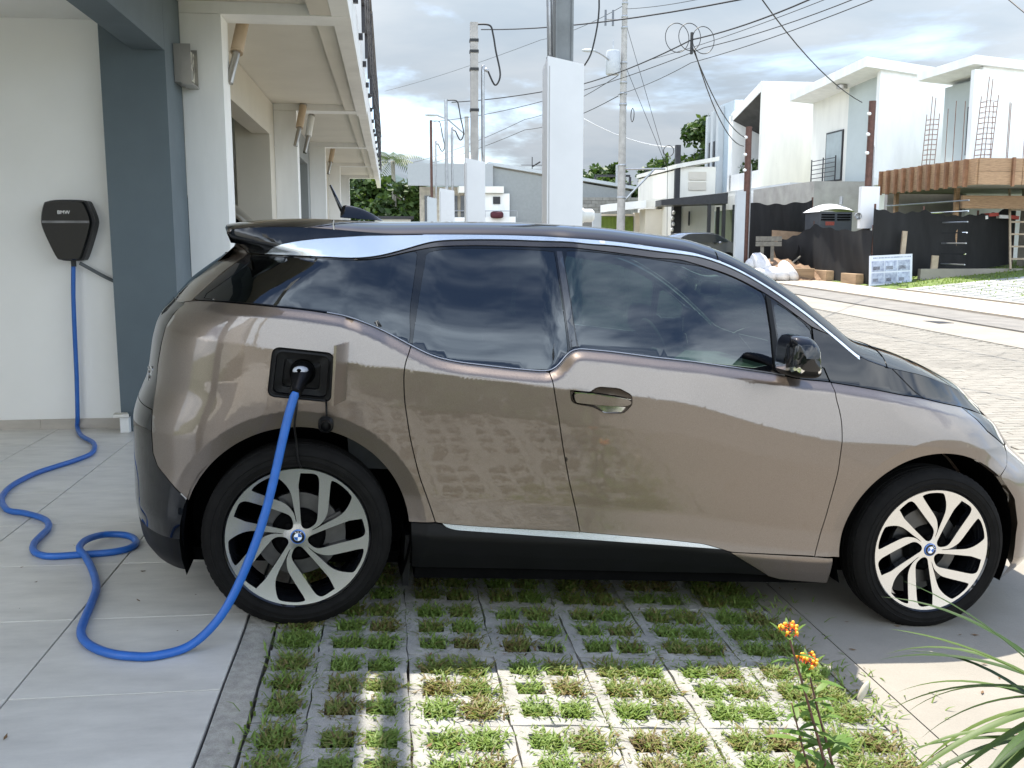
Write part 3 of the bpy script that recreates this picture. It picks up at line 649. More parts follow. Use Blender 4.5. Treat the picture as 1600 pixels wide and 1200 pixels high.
# --- sills
SB = smcurve(TR['silverbot'], 1, 60)
panel('silver_sill_strip', J(cut(DB, .523, 1.646), SB[::-1][1:-1]), SILVER, gap=.001, proud=-.004, feats=False, skirt=0)
panel('black_sill', J([(.409, .399), (.498, .405)], SB, [(1.677, .316)], FS[1:4], [(1.867, .208)], A_('sillbot')[::-1][1:]), SATIN, gap=.001, proud=-.006, feats=False)
# --- roof side, silver stream band, door frames
panel('silver_roof_band', J(SIL_UP, cut(RL, .40, 2.19), SIL_LO[::-1]), SILVER, gap=.0012, feats=False, sp=.02)
panel('roof_side_panel', J([(-.298, 1.412)], cut(RL, -.285, .40), SIL_UP[::-1], [(-.236, 1.347), (-.262, 1.374), (-.28, 1.385)]), BLACK, gap=.001, feats=False, sp=.018)
FL = np.c_[FRM_LO[:, 0], FRM_LO[:, 1]]
panel('door_frame_trim', J(cut(np.c_[SIL_LO[:, 0], SIL_LO[:, 1] - .004], .17, 2.05), [(1.985, 1.222)], cut(FL, 1.97, .15)), BRONZE, gap=.001, proud=.002, feats=False)
panel('rear_pillar', A_('rpillar')[[0, 1, 2, 3, 4, 5, 6, 7, 8]], PAINT, gap=.001, feats=False, sp=.012)
HG = A_('hoodgap')
cowl = J([(1.985, 1.218)], A_('cowl_back')[1:], cut(BELT, 2.064, 2.486), HG[::-1][1:], cut(RL, 2.30, 2.20), cut(SIL_LO, 2.17, 2.06))
panel('cowl_side_panel', cowl, BLACK, gap=.002, feats=False)
panel('hood_side', J(HG, cut(BELT, 2.488, 2.715), [(2.80, .908), (2.90, .882)], cut(RL, 2.93, 2.312)), BLACK, gap=.002, feats=False)
# --- glazing: black surround with openings, panes set in it
glq, glr, glf, glt = (round_poly(A_(k), 1) for k in ('g_q', 'g_rear', 'g_front', 'g_tri'))
surround = J([(-.425, 1.168), (-.322, 1.268), (-.24, 1.342)], cut(SIL_LO, -.155, .15) - [0, .003], cut(FL, .155, 1.975) - [0, .002], A_('cowl_back') - [.003, 0], cut(BELT, 2.045, -.40) + [0, .001])
panel('window_surround', surround, BLACK, holes=[glq, glr, glf, glt], gap=.001, proud=-.002, feats=False, skirt=.03)
GL_D = glass_mat('dark_tinted_glass', (.018, .023, .024), 1.0); GL_F = glass_mat('green_tinted_glass', (.11, .165, .14), 1.05); GL_W = glass_mat('windscreen_glass', (.72, .85, .78), .8)
panel('rear_quarter_window', glq, glass_mat('privacy_glass', (.012, .015, .016), .95), gap=.0, proud=-.005, skirt=0, feats=False, sp=.03)
panel('rear_door_window', glr, GL_D, gap=.0, proud=-.005, skirt=0, feats=False, sp=.03)
panel('front_door_window', glf, GL_F, gap=.0, proud=-.005, skirt=0, feats=False, sp=.03)
panel('front_corner_window', glt, GL_F, gap=.0, proud=-.005, skirt=0, feats=False, sp=.03)
nb_ = np.gradient(BELT, axis=0); nb_ = np.c_[-nb_[:, 1], nb_[:, 0]] / np.linalg.norm(nb_, axis=1)[:, None]
def ribbon(C, nr, a, b, lo, hi):
    k = (C[:, 0] > a) & (C[:, 0] < b); return J((C + nr * lo)[k], (C + nr * hi)[k][::-1])
panel('belt_trim', ribbon(BELT, nb_, .06, 1.86, .0015, .0050), mat('satin_trim', (.30, .30, .31), .35, metal=.8, var=.1), gap=0, proud=.004, feats=False, skirt=.01)
panel('pillar_trim', J([(.918, 1.443), (.938, 1.444), (.990, 1.095), (.966, 1.088)]), mat('pillar_gloss', (.022, .022, .025), .12, coat=1, var=.1), gap=0, proud=.003, feats=False)
panel('window_divider', J([(1.786, 1.335), (1.806, 1.322), (1.826, 1.13), (1.822, 1.045), (1.806, 1.045), (1.80, 1.2)]), SATIN, gap=0, proud=.003, feats=False)

# --- roof, windscreen, bonnet: cross sections from rail to rail
def rails(s): return np.interp(s, RL[:, 0], RL[:, 1])
HC = smtab([(-.32, .02), (-.1, .035), (.3, .052), (1.0, .058), (1.5, .06), (2.0, .075), (2.3, .075), (2.6, .055), (2.97, .03)], 200, 20)
KX = smtab([(-.32, -.06), (.2, 0), (1.3, .02), (1.8, .05), (2.3, .13), (2.97, .15)], 200, 20)
def Tp(s, v):
    s = np.atleast_1d(np.asarray(s, float)); v = np.broadcast_to(np.atleast_1d(np.asarray(v, float)), s.shape)
    t = rails(s); w_ = W(s, t); pw = np.interp(s, [1.9, 2.5], [8.5, 3.2]); a = np.clip(1 - np.abs(v) ** pw, 0, 1)
    return np.c_[s + np.interp(s, KX[:, 0], KX[:, 1]) * (1 - v * v), -v * w_, t + np.interp(s, HC[:, 0], HC[:, 1]) * a ** .9]
def top_panel(name, sa, sb, m, va=-1., vb=1., nu=60, nv=36, drop=0., ea=0., eb=0., parent=car):
    """ea/eb: how far the ends sweep with v^2"""
    us = np.linspace(0, 1, nu + 1); th = np.linspace(0, 1, nv + 1); vs = va + (vb - va) * (.5 - .5 * np.cos(math.pi * th)) if (va, vb) == (-1., 1.) else va + (vb - va) * th
    b = MB(); S_, V_ = [], []
    for v in vs: S_.append(sa - ea * v * v + (sb - eb * v * v - sa + ea * v * v) * us); V_.append(np.full(nu + 1, v))
    S_, V_ = np.concatenate(S_), np.concatenate(V_); p = Tp(S_, V_); h = 1e-3
    du = Tp(S_ + h, V_) - Tp(S_ - h, V_); dv = Tp(S_, np.clip(V_ + h, -1, 1)) - Tp(S_, np.clip(V_ - h, -1, 1)); nn = -np.cross(du, dv); nn /= np.linalg.norm(nn, axis=1)[:, None] + 1e-12
    nn[nn[:, 2] < 0] *= -1; p = p - nn * drop; b.v = [tuple(q) for q in p]
    for j in range(nv):
        for i in range(nu): a = j * (nu + 1) + i; b.f.append((a, a + nu + 1, a + nu + 2, a + 1)); b.m.append(0)
    me = bpy.data.meshes.new(name); me.from_pydata(b.v, [], b.f); me.materials.append(m); me.polygons.foreach_set('use_smooth', [True] * len(me.polygons)); me.update()
    me.normals_split_custom_set([tuple(nn[i]) for f in b.f for i in f]); return link(name, me, parent)
top_panel('roof', .075, 1.583, BLACK)
top_panel('roof_spoiler', -.30, .068, BLACK, nu=24)
b = MB(); vs_ = np.linspace(-1, 1, 41); e0 = Tp(np.full(41, -.30), vs_); e1_ = e0 + [-.004, 0, -.012]; e2_ = e0 + [.012, 0, -.045]; e3_ = Tp(np.full(41, -.06), vs_) + [0, 0, -.085]
for e in (e0, e1_, e2_, e3_): b.v += [tuple(p) for p in e]
for k in range(3):
    for i in range(40): b.f.append((k * 41 + i, k * 41 + i + 1, (k + 1) * 41 + i + 1, (k + 1) * 41 + i)); b.m.append(0)
b.build('spoiler_lip', BLACK, car, smooth=True, auto=40)
top_panel('windscreen_pillar', 1.589, 2.31, BLACK, .90, 1., nv=10); top_panel('windscreen_pillar', 1.589, 2.31, BLACK, -1., -.90, nv=10)
top_panel('windscreen', 1.589, 2.31, GL_W, -.90, .90, drop=.003)
top_panel('hood', 2.316, 2.955, BLACK, nu=50)
# spoiler underside and tail edge, rear screen, tailgate, bumper: swept round the back of the body
def wrap(name, m, t0, t1, edge, rear=True, nt=26, nq=30, proud=0., q0=0., skirt=0.):
    """surface from the centre line round to a boundary s = edge(t), mirrored across"""
    b = MB(); ts = np.linspace(t0, t1, nt + 1); cols = np.linspace(-1, 1, 2 * nq + 1); S_, T_, G_ = [], [], []
    for t in ts:
        e = edge(t); end = float(np.interp(t, SRT[:, 0], SRT[:, 1]) if rear else np.interp(t, SFT[:, 0], SFT[:, 1])); L_ = LR if rear else LF
        q1 = math.sqrt(max(1e-6, abs(e - end) / L_))
        for c in cols:
            q = max(abs(c) * q1, 0.); S_.append(end + (1 if rear else -1) * L_ * (q * q)); T_.append(t); G_.append(math.copysign(1, c) if abs(c) > 1e-9 else 0)
    S_, T_, G_ = map(np.array, (S_, T_, G_)); w_ = W(S_, T_) * np.abs(G_) + proud
    p = np.c_[S_, -w_ * G_, T_]; k = 2 * nq + 1
    b.v = [tuple(x) for x in p]
    for i in range(nt):
        for j in range(2 * nq): a = i * k + j; f = (a, a + k, a + k + 1, a + 1); b.f.append(f[::-1] if rear else f); b.m.append(0)
    o = b.build(name, m, car, smooth=True); return o
tl = np.r_[TAIL[::-1], [(-.43, 1.16)]]
wrap('tailgate', BLACK, .76, 1.145, lambda t: float(np.interp(t, tl[:, 1], tl[:, 0])) - .002, nt=30)
pil = [(1.145, -.45), (1.165, -.500), (1.22, -.452), (1.294, -.375), (1.375, -.280)]
wrap('rear_window', GL_D, 1.147, 1.335, lambda t: float(np.interp(t, *zip(*pil))) - .0, nt=20)
brx = BR[::-1]
wrap('rear_bumper', BLACK, .30, .757, lambda t: float(np.interp(t, brx[:, 1], brx[:, 0])) - .002, nt=30)
wrap('rear_bumper_skirt', SATIN, .16, .30, lambda t: -.407 - .0 * t, nt=8)
def fe(t): return float(np.interp(t, [.17, .34, .45, .56, .655, .681, .697, .736, .765, .80, .86], [3.012, 3.012, 2.998, 2.955, 2.862, 2.885, 2.914, 2.954, 2.972, 2.98, 2.968]))
wrap('front_bumper', PAINT, .17, .765, fe, rear=False, nt=40)
wrap('front_grille_panel', BLACK, .765, .90, lambda t: 2.985 if t < .80 else 2.985 - (t - .8) * .5, rear=False, nt=12)
panel('headlight', J([(2.724, .922), (2.80, .906), (2.893, .886), (2.962, .868), (2.985, .80), (2.97, .768), (2.955, .768), (2.828, .834), (2.779, .878)]), mat('headlight_glass', (.012, .013, .014), .05, coat=.3, var=.6, vs=18), gap=.002, feats=False, sp=.012)
# kidney grilles and lower intake on the nose
for sd in (1, -1):
    b = MB(); b.ell((3.155, sd * .16, .80), (.05, .12, .045), 16, 8, e=.6); b.build('kidney_grille', BLACK, car, smooth=True)
# --- under side, wheel housings, cabin tub
b = MB(); b.box(-.50, 3.05, -.62, .62, .17, .22); b.box(.44, 2.13, -.79, .79, .17, .21); b.box(.45, 2.12, -.795, .795, .212, .37); b.build('underbody', MATTE, car)
for (a, nm) in ((0, 'rear'), (2.57, 'front')):
    for sd in (1, -1):
        b = MB(); th = np.linspace(R(-22), R(202), 26); w0, w1 = .50, .838 if a == 0 else .83; n_ = len(th)
        for q in th:
            for ww in (w0, w1 - (.07 * max(0, math.cos(q)) ** 2 if a > 0 else 0)): b.v.append((a + .415 * math.cos(q) * (1.06 if a > 0 and math.cos(q) > 0 else 1), -sd * ww, .34 + .415 * math.sin(q)))
        for i in range(n_ - 1): b.f.append((2 * i, 2 * i + 1, 2 * i + 3, 2 * i + 2)); b.m.append(0)
        o = len(b.v); b.v += [(a, -sd * w0, .34)] + [(a + .415 * math.cos(q), -sd * w0, .34 + .415 * math.sin(q)) for q in th]
        for i in range(n_ - 1): b.f.append((o, o + 1 + i, o + 2 + i)); b.m.append(0)
        b.build('wheel_housing', MATTE, car)
b = MB(); INT = mat('cabin_trim', (.035, .036, .038), .8, var=.3); SEATM = mat('seat_fabric', (.075, .08, .085), .85, var=.2)
for sd in (1, -1): b.box(.45, 2.12, sd * .76 - .012, sd * .76 + .012, .22, .95)
b.box(.45, 2.1, -.76, .76, .22, .30); b.box(-.42, .35, -.66, .66, .82, .90); b.box(2.12, 2.2, -.76, .76, .3, .9); b.build('cabin_tub', INT, car)
b = MB(); b.prism([(1.80, .62), (2.35, .62), (2.40, .93), (2.15, .985), (1.92, .99), (1.83, .94)], 'y', -.72, .72); b.build('dashboard', mat('dash_top', (.16, .19, .17), .8, var=.2), car)
for sd in (1, -1):
    st = bpy.data.objects.new('front_seat', None); COL.objects.link(st); st.parent = car
    b = MB(); b.box(1.0, 1.5, -.24, .24, .42, .58, bev=.05); b.build('seat_cushion', SEATM, st, loc=(0, -sd * .38, 0))
    b = MB(); b.prism([(1.02, .55), (1.16, .55), (.98, 1.12), (.87, 1.14)], 'y', -.23, .23); b.build('seat_back', SEATM, st, loc=(0, -sd * .38, 0))
    b = MB(); b.ell((.89, 0, 1.24), (.05, .14, .10), 14, 8, e=.6); b.tube([(.93, .05, 1.1), (.90, .05, 1.2)], .008); b.tube([(.93, -.05, 1.1), (.90, -.05, 1.2)], .008); b.build('headrest', SEATM, st, smooth=True, loc=(0, -sd * .38, 0))
b = MB(); b.prism([(.18, .55), (.34, .55), (.20, 1.12), (.10, 1.12)], 'y', -.62, .62); b.build('rear_seat_back', SEATM, car)
b = MB(); b.lathe([(.17, -.013), (.185, 0), (.17, .013), (.155, 0)], 'x', 28, closed=True); b.box(-.01, .01, -.16, .16, -.015, .02); b.build('steering_wheel', INT, car, smooth=True, loc=(1.72, .38, .98), rot=(0, R(-22), 0))
b = MB(); b.ell((1.83, 0, 1.335), (.018, .11, .035), 12, 8, e=.6); b.build('rear_view_mirror', INT, car, smooth=True)

# --- wing mirror
for sd in (1, -1):
    b = MB()
    def mir(u, v):
        th = u * 2 * math.pi; k = v; ww = .80 + .255 * k                   # sections along the arm, widening to the housing
        f = sst((k - .12) / .3); cx, cz = 1.90 - .075 * f, 1.070 + .050 * f; rx, rz = .050 + .018 * f, .026 + .053 * f
        end = math.sqrt(max(0, 1 - max(0, (k - .72) / .28) ** 2.2)); rx *= .15 + .85 * end if k < .999 else 0; rz *= .15 + .85 * end if k < .999 else 0
        c_, s_ = math.cos(th), math.sin(th); sq = lambda q: math.copysign(abs(q) ** .56, q)
        x = cx + rx * sq(c_) * (1 - .22 * f * s_) - .016 * f * (s_ + .3); return (x, -sd * ww, cz + rz * sq(s_))
    b.grid(mir, 36, 26); o = b.build('wing_mirror', [BLACK, SATIN, CHROME], car, smooth=True)
    for p in o.data.polygons:
        z = p.center.z; y = abs(p.center.y); p.material_index = 1 if (z < 1.068 or y < .85) else (2 if z < 1.084 else 0)
# --- door handles: shell recess, bar
for sd, dr in ((1, fd[0]), (-1, fd[1])):
    hc = np.array([1.09, .905]); Hh = dens(HANDLE, .012); b = MB(); n_ = len(Hh); K = 7
    for k in range(K + 1):
        q = k / K; P_ = hc + (Hh - hc) * (1 - .92 * q ** 1.6); w_ = W(Hh[:, 0], Hh[:, 1]) - .024 * math.sin(min(1, q * 1.25) * math.pi / 2) - .001
        b.v += [(p[0], -sd * x, p[1]) for p, x in zip(P_, w_)]
    for k in range(K):
        for i in range(n_): j = (i + 1) % n_; f = (k * n_ + i, k * n_ + j, (k + 1) * n_ + j, (k + 1) * n_ + i); b.f.append(f[::-1]); b.m.append(0)
    b.f.append(tuple(K * n_ + i for i in range(n_))); b.m.append(0)
    b.build('handle_recess', mat('handle_cup', (.20, .155, .12), .22, metal=.45, coat=1, var=.05), dr, smooth=True)
    hb = round_poly([(.975, .930), (1.05, .928), (1.2, .914), (1.2, .887), (1.12, .884), (1.0, .889), (.984, .893)], 2)
    panel_objs = panel('door_handle', hb, PAINT, gap=0, proud=.012, skirt=.014, feats=False, parent=dr, both=True)
    bpy.data.objects.remove(panel_objs[1 if sd == 1 else 0])
    for nm_, po_, pr_ in (('handle_glint', [(.977, .9295), (1.05, .9280), (1.198, .9140), (1.198, .9112), (1.05, .9252), (.978, .9268)], .0128), ('handle_cup_edge', [(1.066, .882), (1.105, .8585), (1.172, .861), (1.186, .880), (1.12, .8815)], -.0075)):  # top strip: the bar's highlight, drawn in as a thin chrome line
        panel_objs = panel(nm_, po_, CHROME, gap=0, proud=pr_, skirt=.002, feats=False, parent=dr, both=True); bpy.data.objects.remove(panel_objs[1 if sd == 1 else 0])
    panel_objs = panel('handle_seal', offset_poly(hb, -.0025), MATTE, gap=0, proud=-.002, skirt=.01, feats=False, parent=dr, both=True)
    bpy.data.objects.remove(panel_objs[1 if sd == 1 else 0])

# --- charging port
b = MB(); PR = dens(PORT_R, .012); n_ = len(PR); pc = PR.mean(0)
lev = [(1.0, 0), (.985, -.004), (.93, -.006), (.86, -.004), (.84, -.03), (.60, -.034), (.585, -.05), (.05, -.05)]
for (k, d) in lev: q = pc + (PR - pc) * k; b.v += [(p[0], -(x + d), p[1]) for p, x in zip(q, W(PR[:, 0], PR[:, 1]) + .002)]
for k in range(len(lev) - 1):
    for i in range(n_): j = (i + 1) % n_; b.f.append((k * n_ + i, k * n_ + j, (k + 1) * n_ + j, (k + 1) * n_ + i)[::1]); b.m.append(0)
port = b.build('charging_port', SATIN, car, auto=30, smooth=True)
MB().lathe([(.045, 0), (.045, .024), (.036, .028), (.034, .01), (.0, .01)], 'y', 28).build('charging_socket', MATTE, port, smooth=True, auto=35, loc=(-.012, -.838, .945), rot=(0, 0, R(180)))
b = MB(); q = .006
def flapf(u, v, d):                                           # flap hinged at the front edge, swung out and forward
    z = .862 + v * .205; bulge = .012 * (1 - (2 * u - 1) ** 2); return (.146 - .045 * u + bulge * .9 + d * .97, -(.884 + .17 * u * .97 - bulge * .2), z + .004 * math.sin(u * 3))
def superq(u, v):
    return u, v
N_ = 14
b.grid(lambda u, v: flapf(u, v, 0), N_, N_); b.f = [q[::-1] for q in b.f]; b.grid(lambda u, v: flapf(u, v, -.009), N_, N_)
m_ = (N_ + 1) ** 2
ringi = [i * (N_ + 1) for i in range(N_ + 1)] + [N_ * (N_ + 1) + j for j in range(1, N_ + 1)] + [i * (N_ + 1) + N_ for i in range(N_ - 1, -1, -1)] + [j for j in range(N_ - 1, 0, -1)]
for a in range(len(ringi)): p_, q_ = ringi[a], ringi[(a + 1) % len(ringi)]; b.f.append((p_, q_, q_ + m_, p_ + m_)); b.m.append(0)
b.build('charging_flap', PAINT, car, smooth=True, auto=40)
b = MB(); b.tube(smooth_path([(.075, -.882, .855), (.078, -.905, .83), (.080, -.908, .80)], 5), .0035); b.ell((.079, -.912, .772), (.028, .022, .030), 16, 10, e=.8); b.lathe([(.018, -.03), (.022, .0), (.012, .006)], 'y', 16, (.079, -.93, .772)); b.build('socket_cap', SATIN, car, smooth=True)
b = MB(); b.tube(smooth_path([(-.028, -.882, .862), (-.026, -.90, .82), (-.030, -.895, .76), (-.022, -.87, .70), (-.012, -.868, .63), (.0, -.862, .6)], 5), .004); b.build('cap_strap', SATIN, car, smooth=True)

# --- aerial fin, washer jets
b = MB(); prof = lambda u: (.10 + .17 * u, 1.528 + .052 * (1 - (u - .12) ** 2 * 1.2) * (1 if u < .98 else .6))
def fin(u, v):
    th = v * math.pi; x = .095 + .185 * u; h = .055 * (1 - u ** 2.2) * (1 if u > .06 else .55 + 7 * u); return (x - .0 * h, .042 * (1 - .5 * u) * math.cos(th) * (1 - .55 * math.sin(th)), 1.520 + h * math.sin(th))
b.grid(fin, 18, 14); b.tube([(.115, 0, 1.53), (.09, 0, 1.57), (.045, 0, 1.655)], [.012, .008, .004], 8); b.build('roof_aerial', BLACK, car, smooth=True)
b = MB()
for y in (-.3, .25): b.ell((2.56, y, 1.085), (.022, .015, .012), 8, 6)
b.build('washer_jet', SATIN, car, smooth=True)
# tail badge
me = text_mesh('i3', .085, .003); me.materials.append(CHROME); o = link('model_badge', me, car); o.matrix_local = Matrix.Translation((-.578, -.545, .865)) @ Matrix.Rotation(R(-62), 4, 'Z') @ Matrix.Rotation(R(90), 4, 'X')

# --- wheels
cA = [(595,88),(690,86),(735,88),(762,100),(778,125),(785,160),(785,300),(785,450),(779,485),(765,510),(740,530),(712,546),(690,550),(668,545),(652,530),(642,505)]
cB = [(866,150),(880,138),(930,155),(1000,205),(1042,248),(1055,268),(1050,300),(1020,370),(975,425),(920,462),(850,500),(745,562),(735,556),(738,547),(785,520),(815,490),(845,440),(857,390),(862,270)]
nrmz = lambda L_: np.array([((x - 628) / 592, -(y - 608) / 561) for x, y in L_])
def rotp(P, a): c_, s_ = math.cos(a), math.sin(a); return P @ np.array([[c_, s_], [-s_, c_]])
RR = .261
holes = [rotp(nrmz(cc_), R(72 * k)) * RR for k in range(5) for cc_ in (cA, cB)]
holes = [dens(offset_poly(round_poly(h, 1), .0022), .006) for h in holes]
lug = [np.c_[.0 + .055 * math.cos(R(72 * k + 60)) + .009 * np.cos(np.linspace(0, 2 * math.pi, 14, False)), .055 * math.sin(R(72 * k + 60)) + .009 * np.sin(np.linspace(0, 2 * math.pi, 14, False))] for k in range(5)]
def rim_face():
    circ = np.c_[RR * np.cos(np.linspace(0, 2 * math.pi, 120, False)), RR * np.sin(np.linspace(0, 2 * math.pi, 120, False))]
    V = list(map(tuple, circ)); E = [(i, (i + 1) % 120) for i in range(120)]; rings = [(0, 120)]
    for h in holes: o = len(V); V += list(map(tuple, h)); E += [(o + i, o + (i + 1) % len(h)) for i in range(len(h))]; rings.append((o, len(h)))
    gx, gy = np.meshgrid(np.arange(-RR, RR, .011), np.arange(-RR, RR, .011)); g = np.c_[gx.ravel(), gy.ravel()]; ok = np.hypot(g[:, 0], g[:, 1]) < RR - .006
    for h in holes: ok &= ~inpoly(h, g[:, 0], g[:, 1])
    bd = np.concatenate([circ] + holes); g = g[ok]; g = g[[np.min((bd[:, 0] - q[0]) ** 2 + (bd[:, 1] - q[1]) ** 2) > .004 ** 2 for q in g]]; V += list(map(tuple, g))
    r = delaunay_2d_cdt([Vector(v) for v in V], E, [], 0, 1e-7, True); vv = np.array([tuple(v) for v in r[0]]); F = np.array([f for f in r[2] if len(f) == 3]); c = vv[F].mean(1); ok = np.hypot(c[:, 0], c[:, 1]) < RR
    for h in holes: ok &= ~inpoly(h, c[:, 0], c[:, 1])
    F = F[ok]; back = {i2: i for i, o_ in enumerate(r[3]) for i2 in o_}
    dep = lambda p: -.016 * (1 - np.clip(np.hypot(p[:, 0], p[:, 1]) / RR, 0, 1) ** 2.4) * 1.0 + .004 * np.clip(1 - np.hypot(p[:, 0], p[:, 1]) / .05, 0, 1)
    return vv, F, back, rings, dep(vv)
RF = rim_face()
def make_wheel(name, s, sd, turn):
    """axis along w; outer face at w = .86"""
    o = bpy.data.objects.new('wheel', None); COL.objects.link(o); o.parent = car
    o.matrix_local = Matrix.Translation((s, -sd * .86, .338)) @ (Matrix.Rotation(math.pi, 4, 'Z') if sd < 0 else Matrix()) @ Matrix.Rotation(turn, 4, 'Y')
    # local: x = s, z = up, -y = outward
    b = MB(); ty = [(.262, .012), (.266, -.003), (.270, -.004), (.272, -.0015), (.285, -.0065), (.289, -.0085), (.291, -.0055), (.304, -.0045), (.307, -.0065), (.309, -.003), (.324, .003), (.334, .014), (.340, .026)]
    g = [(.341, .034), (.333, .035), (.333, .041), (.3415, .042), (.342, .06), (.334, .061), (.334, .069), (.342, .07)]
    prof = ty + g; prof = prof + [(r_, .170 - h) for r_, h in prof[::-1]] + [(.262, .15)]
    b.lathe([(r_, h) for r_, h in prof], 'y', 96); t_ = b.build('tyre', RUBBER, o, smooth=True, auto=35)
    b = MB()
    for k in range(70):                                            # tread shoulder blocks
        a = 2 * math.pi * k / 70; c_, s_ = math.cos(a), math.sin(a); m0 = Matrix.Rotation(a, 4, 'Y')
        vs = [m0 @ Vector(p) for p in ((-.0105, .006, .322), (.0105, .006, .322), (.0105, .030, .3390), (-.0105, .030, .3390), (-.0105, .005, .3245), (.0105, .005, .3245), (.0105, .027, .3418), (-.0105, .027, .3418))]
        b.add(vs, [(0, 1, 5, 4), (1, 2, 6, 5), (2, 3, 7, 6), (3, 0, 4, 7), (4, 5, 6, 7)])
    b.build('tread_blocks', RUBBER, t_)
    vv, F, back, rings, d = RF
    b = MB(); b.v = [(p[0], -q + .004, p[1]) for p, q in zip(vv, d)]; b.f = [tuple(f) for f in F.tolist()]
    b.f = [f if (np.cross(np.subtract(b.v[f[1]], b.v[f[0]]), np.subtract(b.v[f[2]], b.v[f[0]]))[1] < 0) else f[::-1] for f in b.f]; b.m = [0] * len(b.f)
    for ri, (o_, n_) in enumerate(rings):
        idx = [back[o_ + i] for i in range(n_)]; L1 = len(b.v)
        for dd, sc in ((.004, 0.), (.034, 0.)):
            for i in idx: x, y, z = b.v[i]; b.v.append((x, y + dd, z))
        for i in range(n_):
            j = (i + 1) % n_; b.f += [(idx[i], idx[j], L1 + j, L1 + i), (L1 + i, L1 + j, L1 + n_ + j, L1 + n_ + i)]; b.m += [0, 1]
    rim = b.build('rim', [ALU, BLACK], o)
    b = MB(); b.lathe([(.262, -.002), (.255, .006), (.246, .02), (.232, .05), (.228, .15)], 'y', 72); b.build('rim_barrel', BLACK, rim, smooth=True)
    b = MB(); b.lathe([(.0, .035), (.085, .035), (.10, .055), (.0, .055)], 'y', 40); b.build('wheel_hub', MATTE, o, smooth=True, auto=30)
    b = MB(); b.lathe([(.075, .062), (.155, .062), (.155, .084), (.075, .084)], 'y', 48, closed=True); b.build('brake_disc', STEEL, o, smooth=True, auto=30)
    b = MB(); a0 = -turn + (R(8) if s < 1 else R(172)) if sd > 0 else 0
    for q in np.linspace(-.42, .42, 9)[:-1]:
        q2 = q + .106; vs = []
        for (r_, y_) in ((.10, .05), (.172, .05), (.172, .10), (.10, .10)):
            vs += [(r_ * math.cos(a0 + q), y_, r_ * math.sin(a0 + q)), (r_ * math.cos(a0 + q2), y_, r_ * math.sin(a0 + q2))]
        b.add(vs, [(0, 1, 3, 2), (2, 3, 5, 4), (4, 5, 7, 6), (6, 7, 1, 0), (0, 2, 4, 6), (1, 7, 5, 3)])
    b.build('brake_caliper', STEEL, o)
    for k in range(5):
        a = R(72 * k + 60); MB().lathe([(.0, .014), (.010, .014), (.011, .03)], 'y', 12, (.055 * math.cos(a), 0, .055 * math.sin(a))).build('wheel_bolt', MATTE, rim)
    bd = MB(); BLUEB = mat('badge_blue', (.02, .12, .42), .2, coat=1, var=.02); BW_ = mat('badge_white', (.85, .86, .88), .25, coat=1, var=.01)
    BO = .014
    def ring(r0, r1, y0, y1, mi, n=48): bd.lathe([(r0, y0 + BO), (r1, y1 + BO)], 'y', n, mi=mi)
    ring(.0285, .0262, .006, .000, 0); ring(.0262, .0235, .000, -.001, 0); ring(.0235, .0145, -.001, -.002, 1); ring(.0145, .0135, -.002, -.002, 2)
    for qd in range(4):
        o_ = len(bd.v); bd.v.append((0, -.003 + BO, 0)); n_ = 10
        for k in range(n_ + 1): a = R(90 * qd + 90 * k / n_) - turn; bd.v.append((.0137 * math.cos(a), -.0025 + BO, .0137 * math.sin(a)))
        for k in range(n_): bd.f.append((o_, o_ + 1 + k, o_ + 2 + k)); bd.m.append(2 if qd % 2 else 3)
    for ai, (a, sc) in enumerate(((R(118), 1), (R(90), 1), (R(62), 1))):
        aa = a - turn; c_ = Vector((.019 * math.cos(aa), -.0022 + BO, .019 * math.sin(aa))); tx = Vector((math.sin(aa), 0, -math.cos(aa))); rd = Vector((math.cos(aa), 0, math.sin(aa)))
        for k in (-1, 0, 1): p = c_ + tx * (.0017 * k); bd.add([p - tx * .0005 - rd * .0022, p + tx * .0005 - rd * .0022, p + tx * .0005 + rd * .0022, p - tx * .0005 + rd * .0022], [(0, 1, 2, 3)], 2)
    bd.build('hub_badge', [BLUEB, BLACK, BW_, BLUEB], o)
    return o
make_wheel('rear', 0, 1, 0); make_wheel('front', 2.57, 1, R(27)); make_wheel('rear', 0, -1, R(10)); make_wheel('front', 2.57, -1, R(40))
for sd in (1, -1): BX(-.0, .14, -.012, .012, .13, .33).build('mud_flap', SATIN, car, loc=(.41, -sd * .77, 0), rot=(0, 0, R(90)))
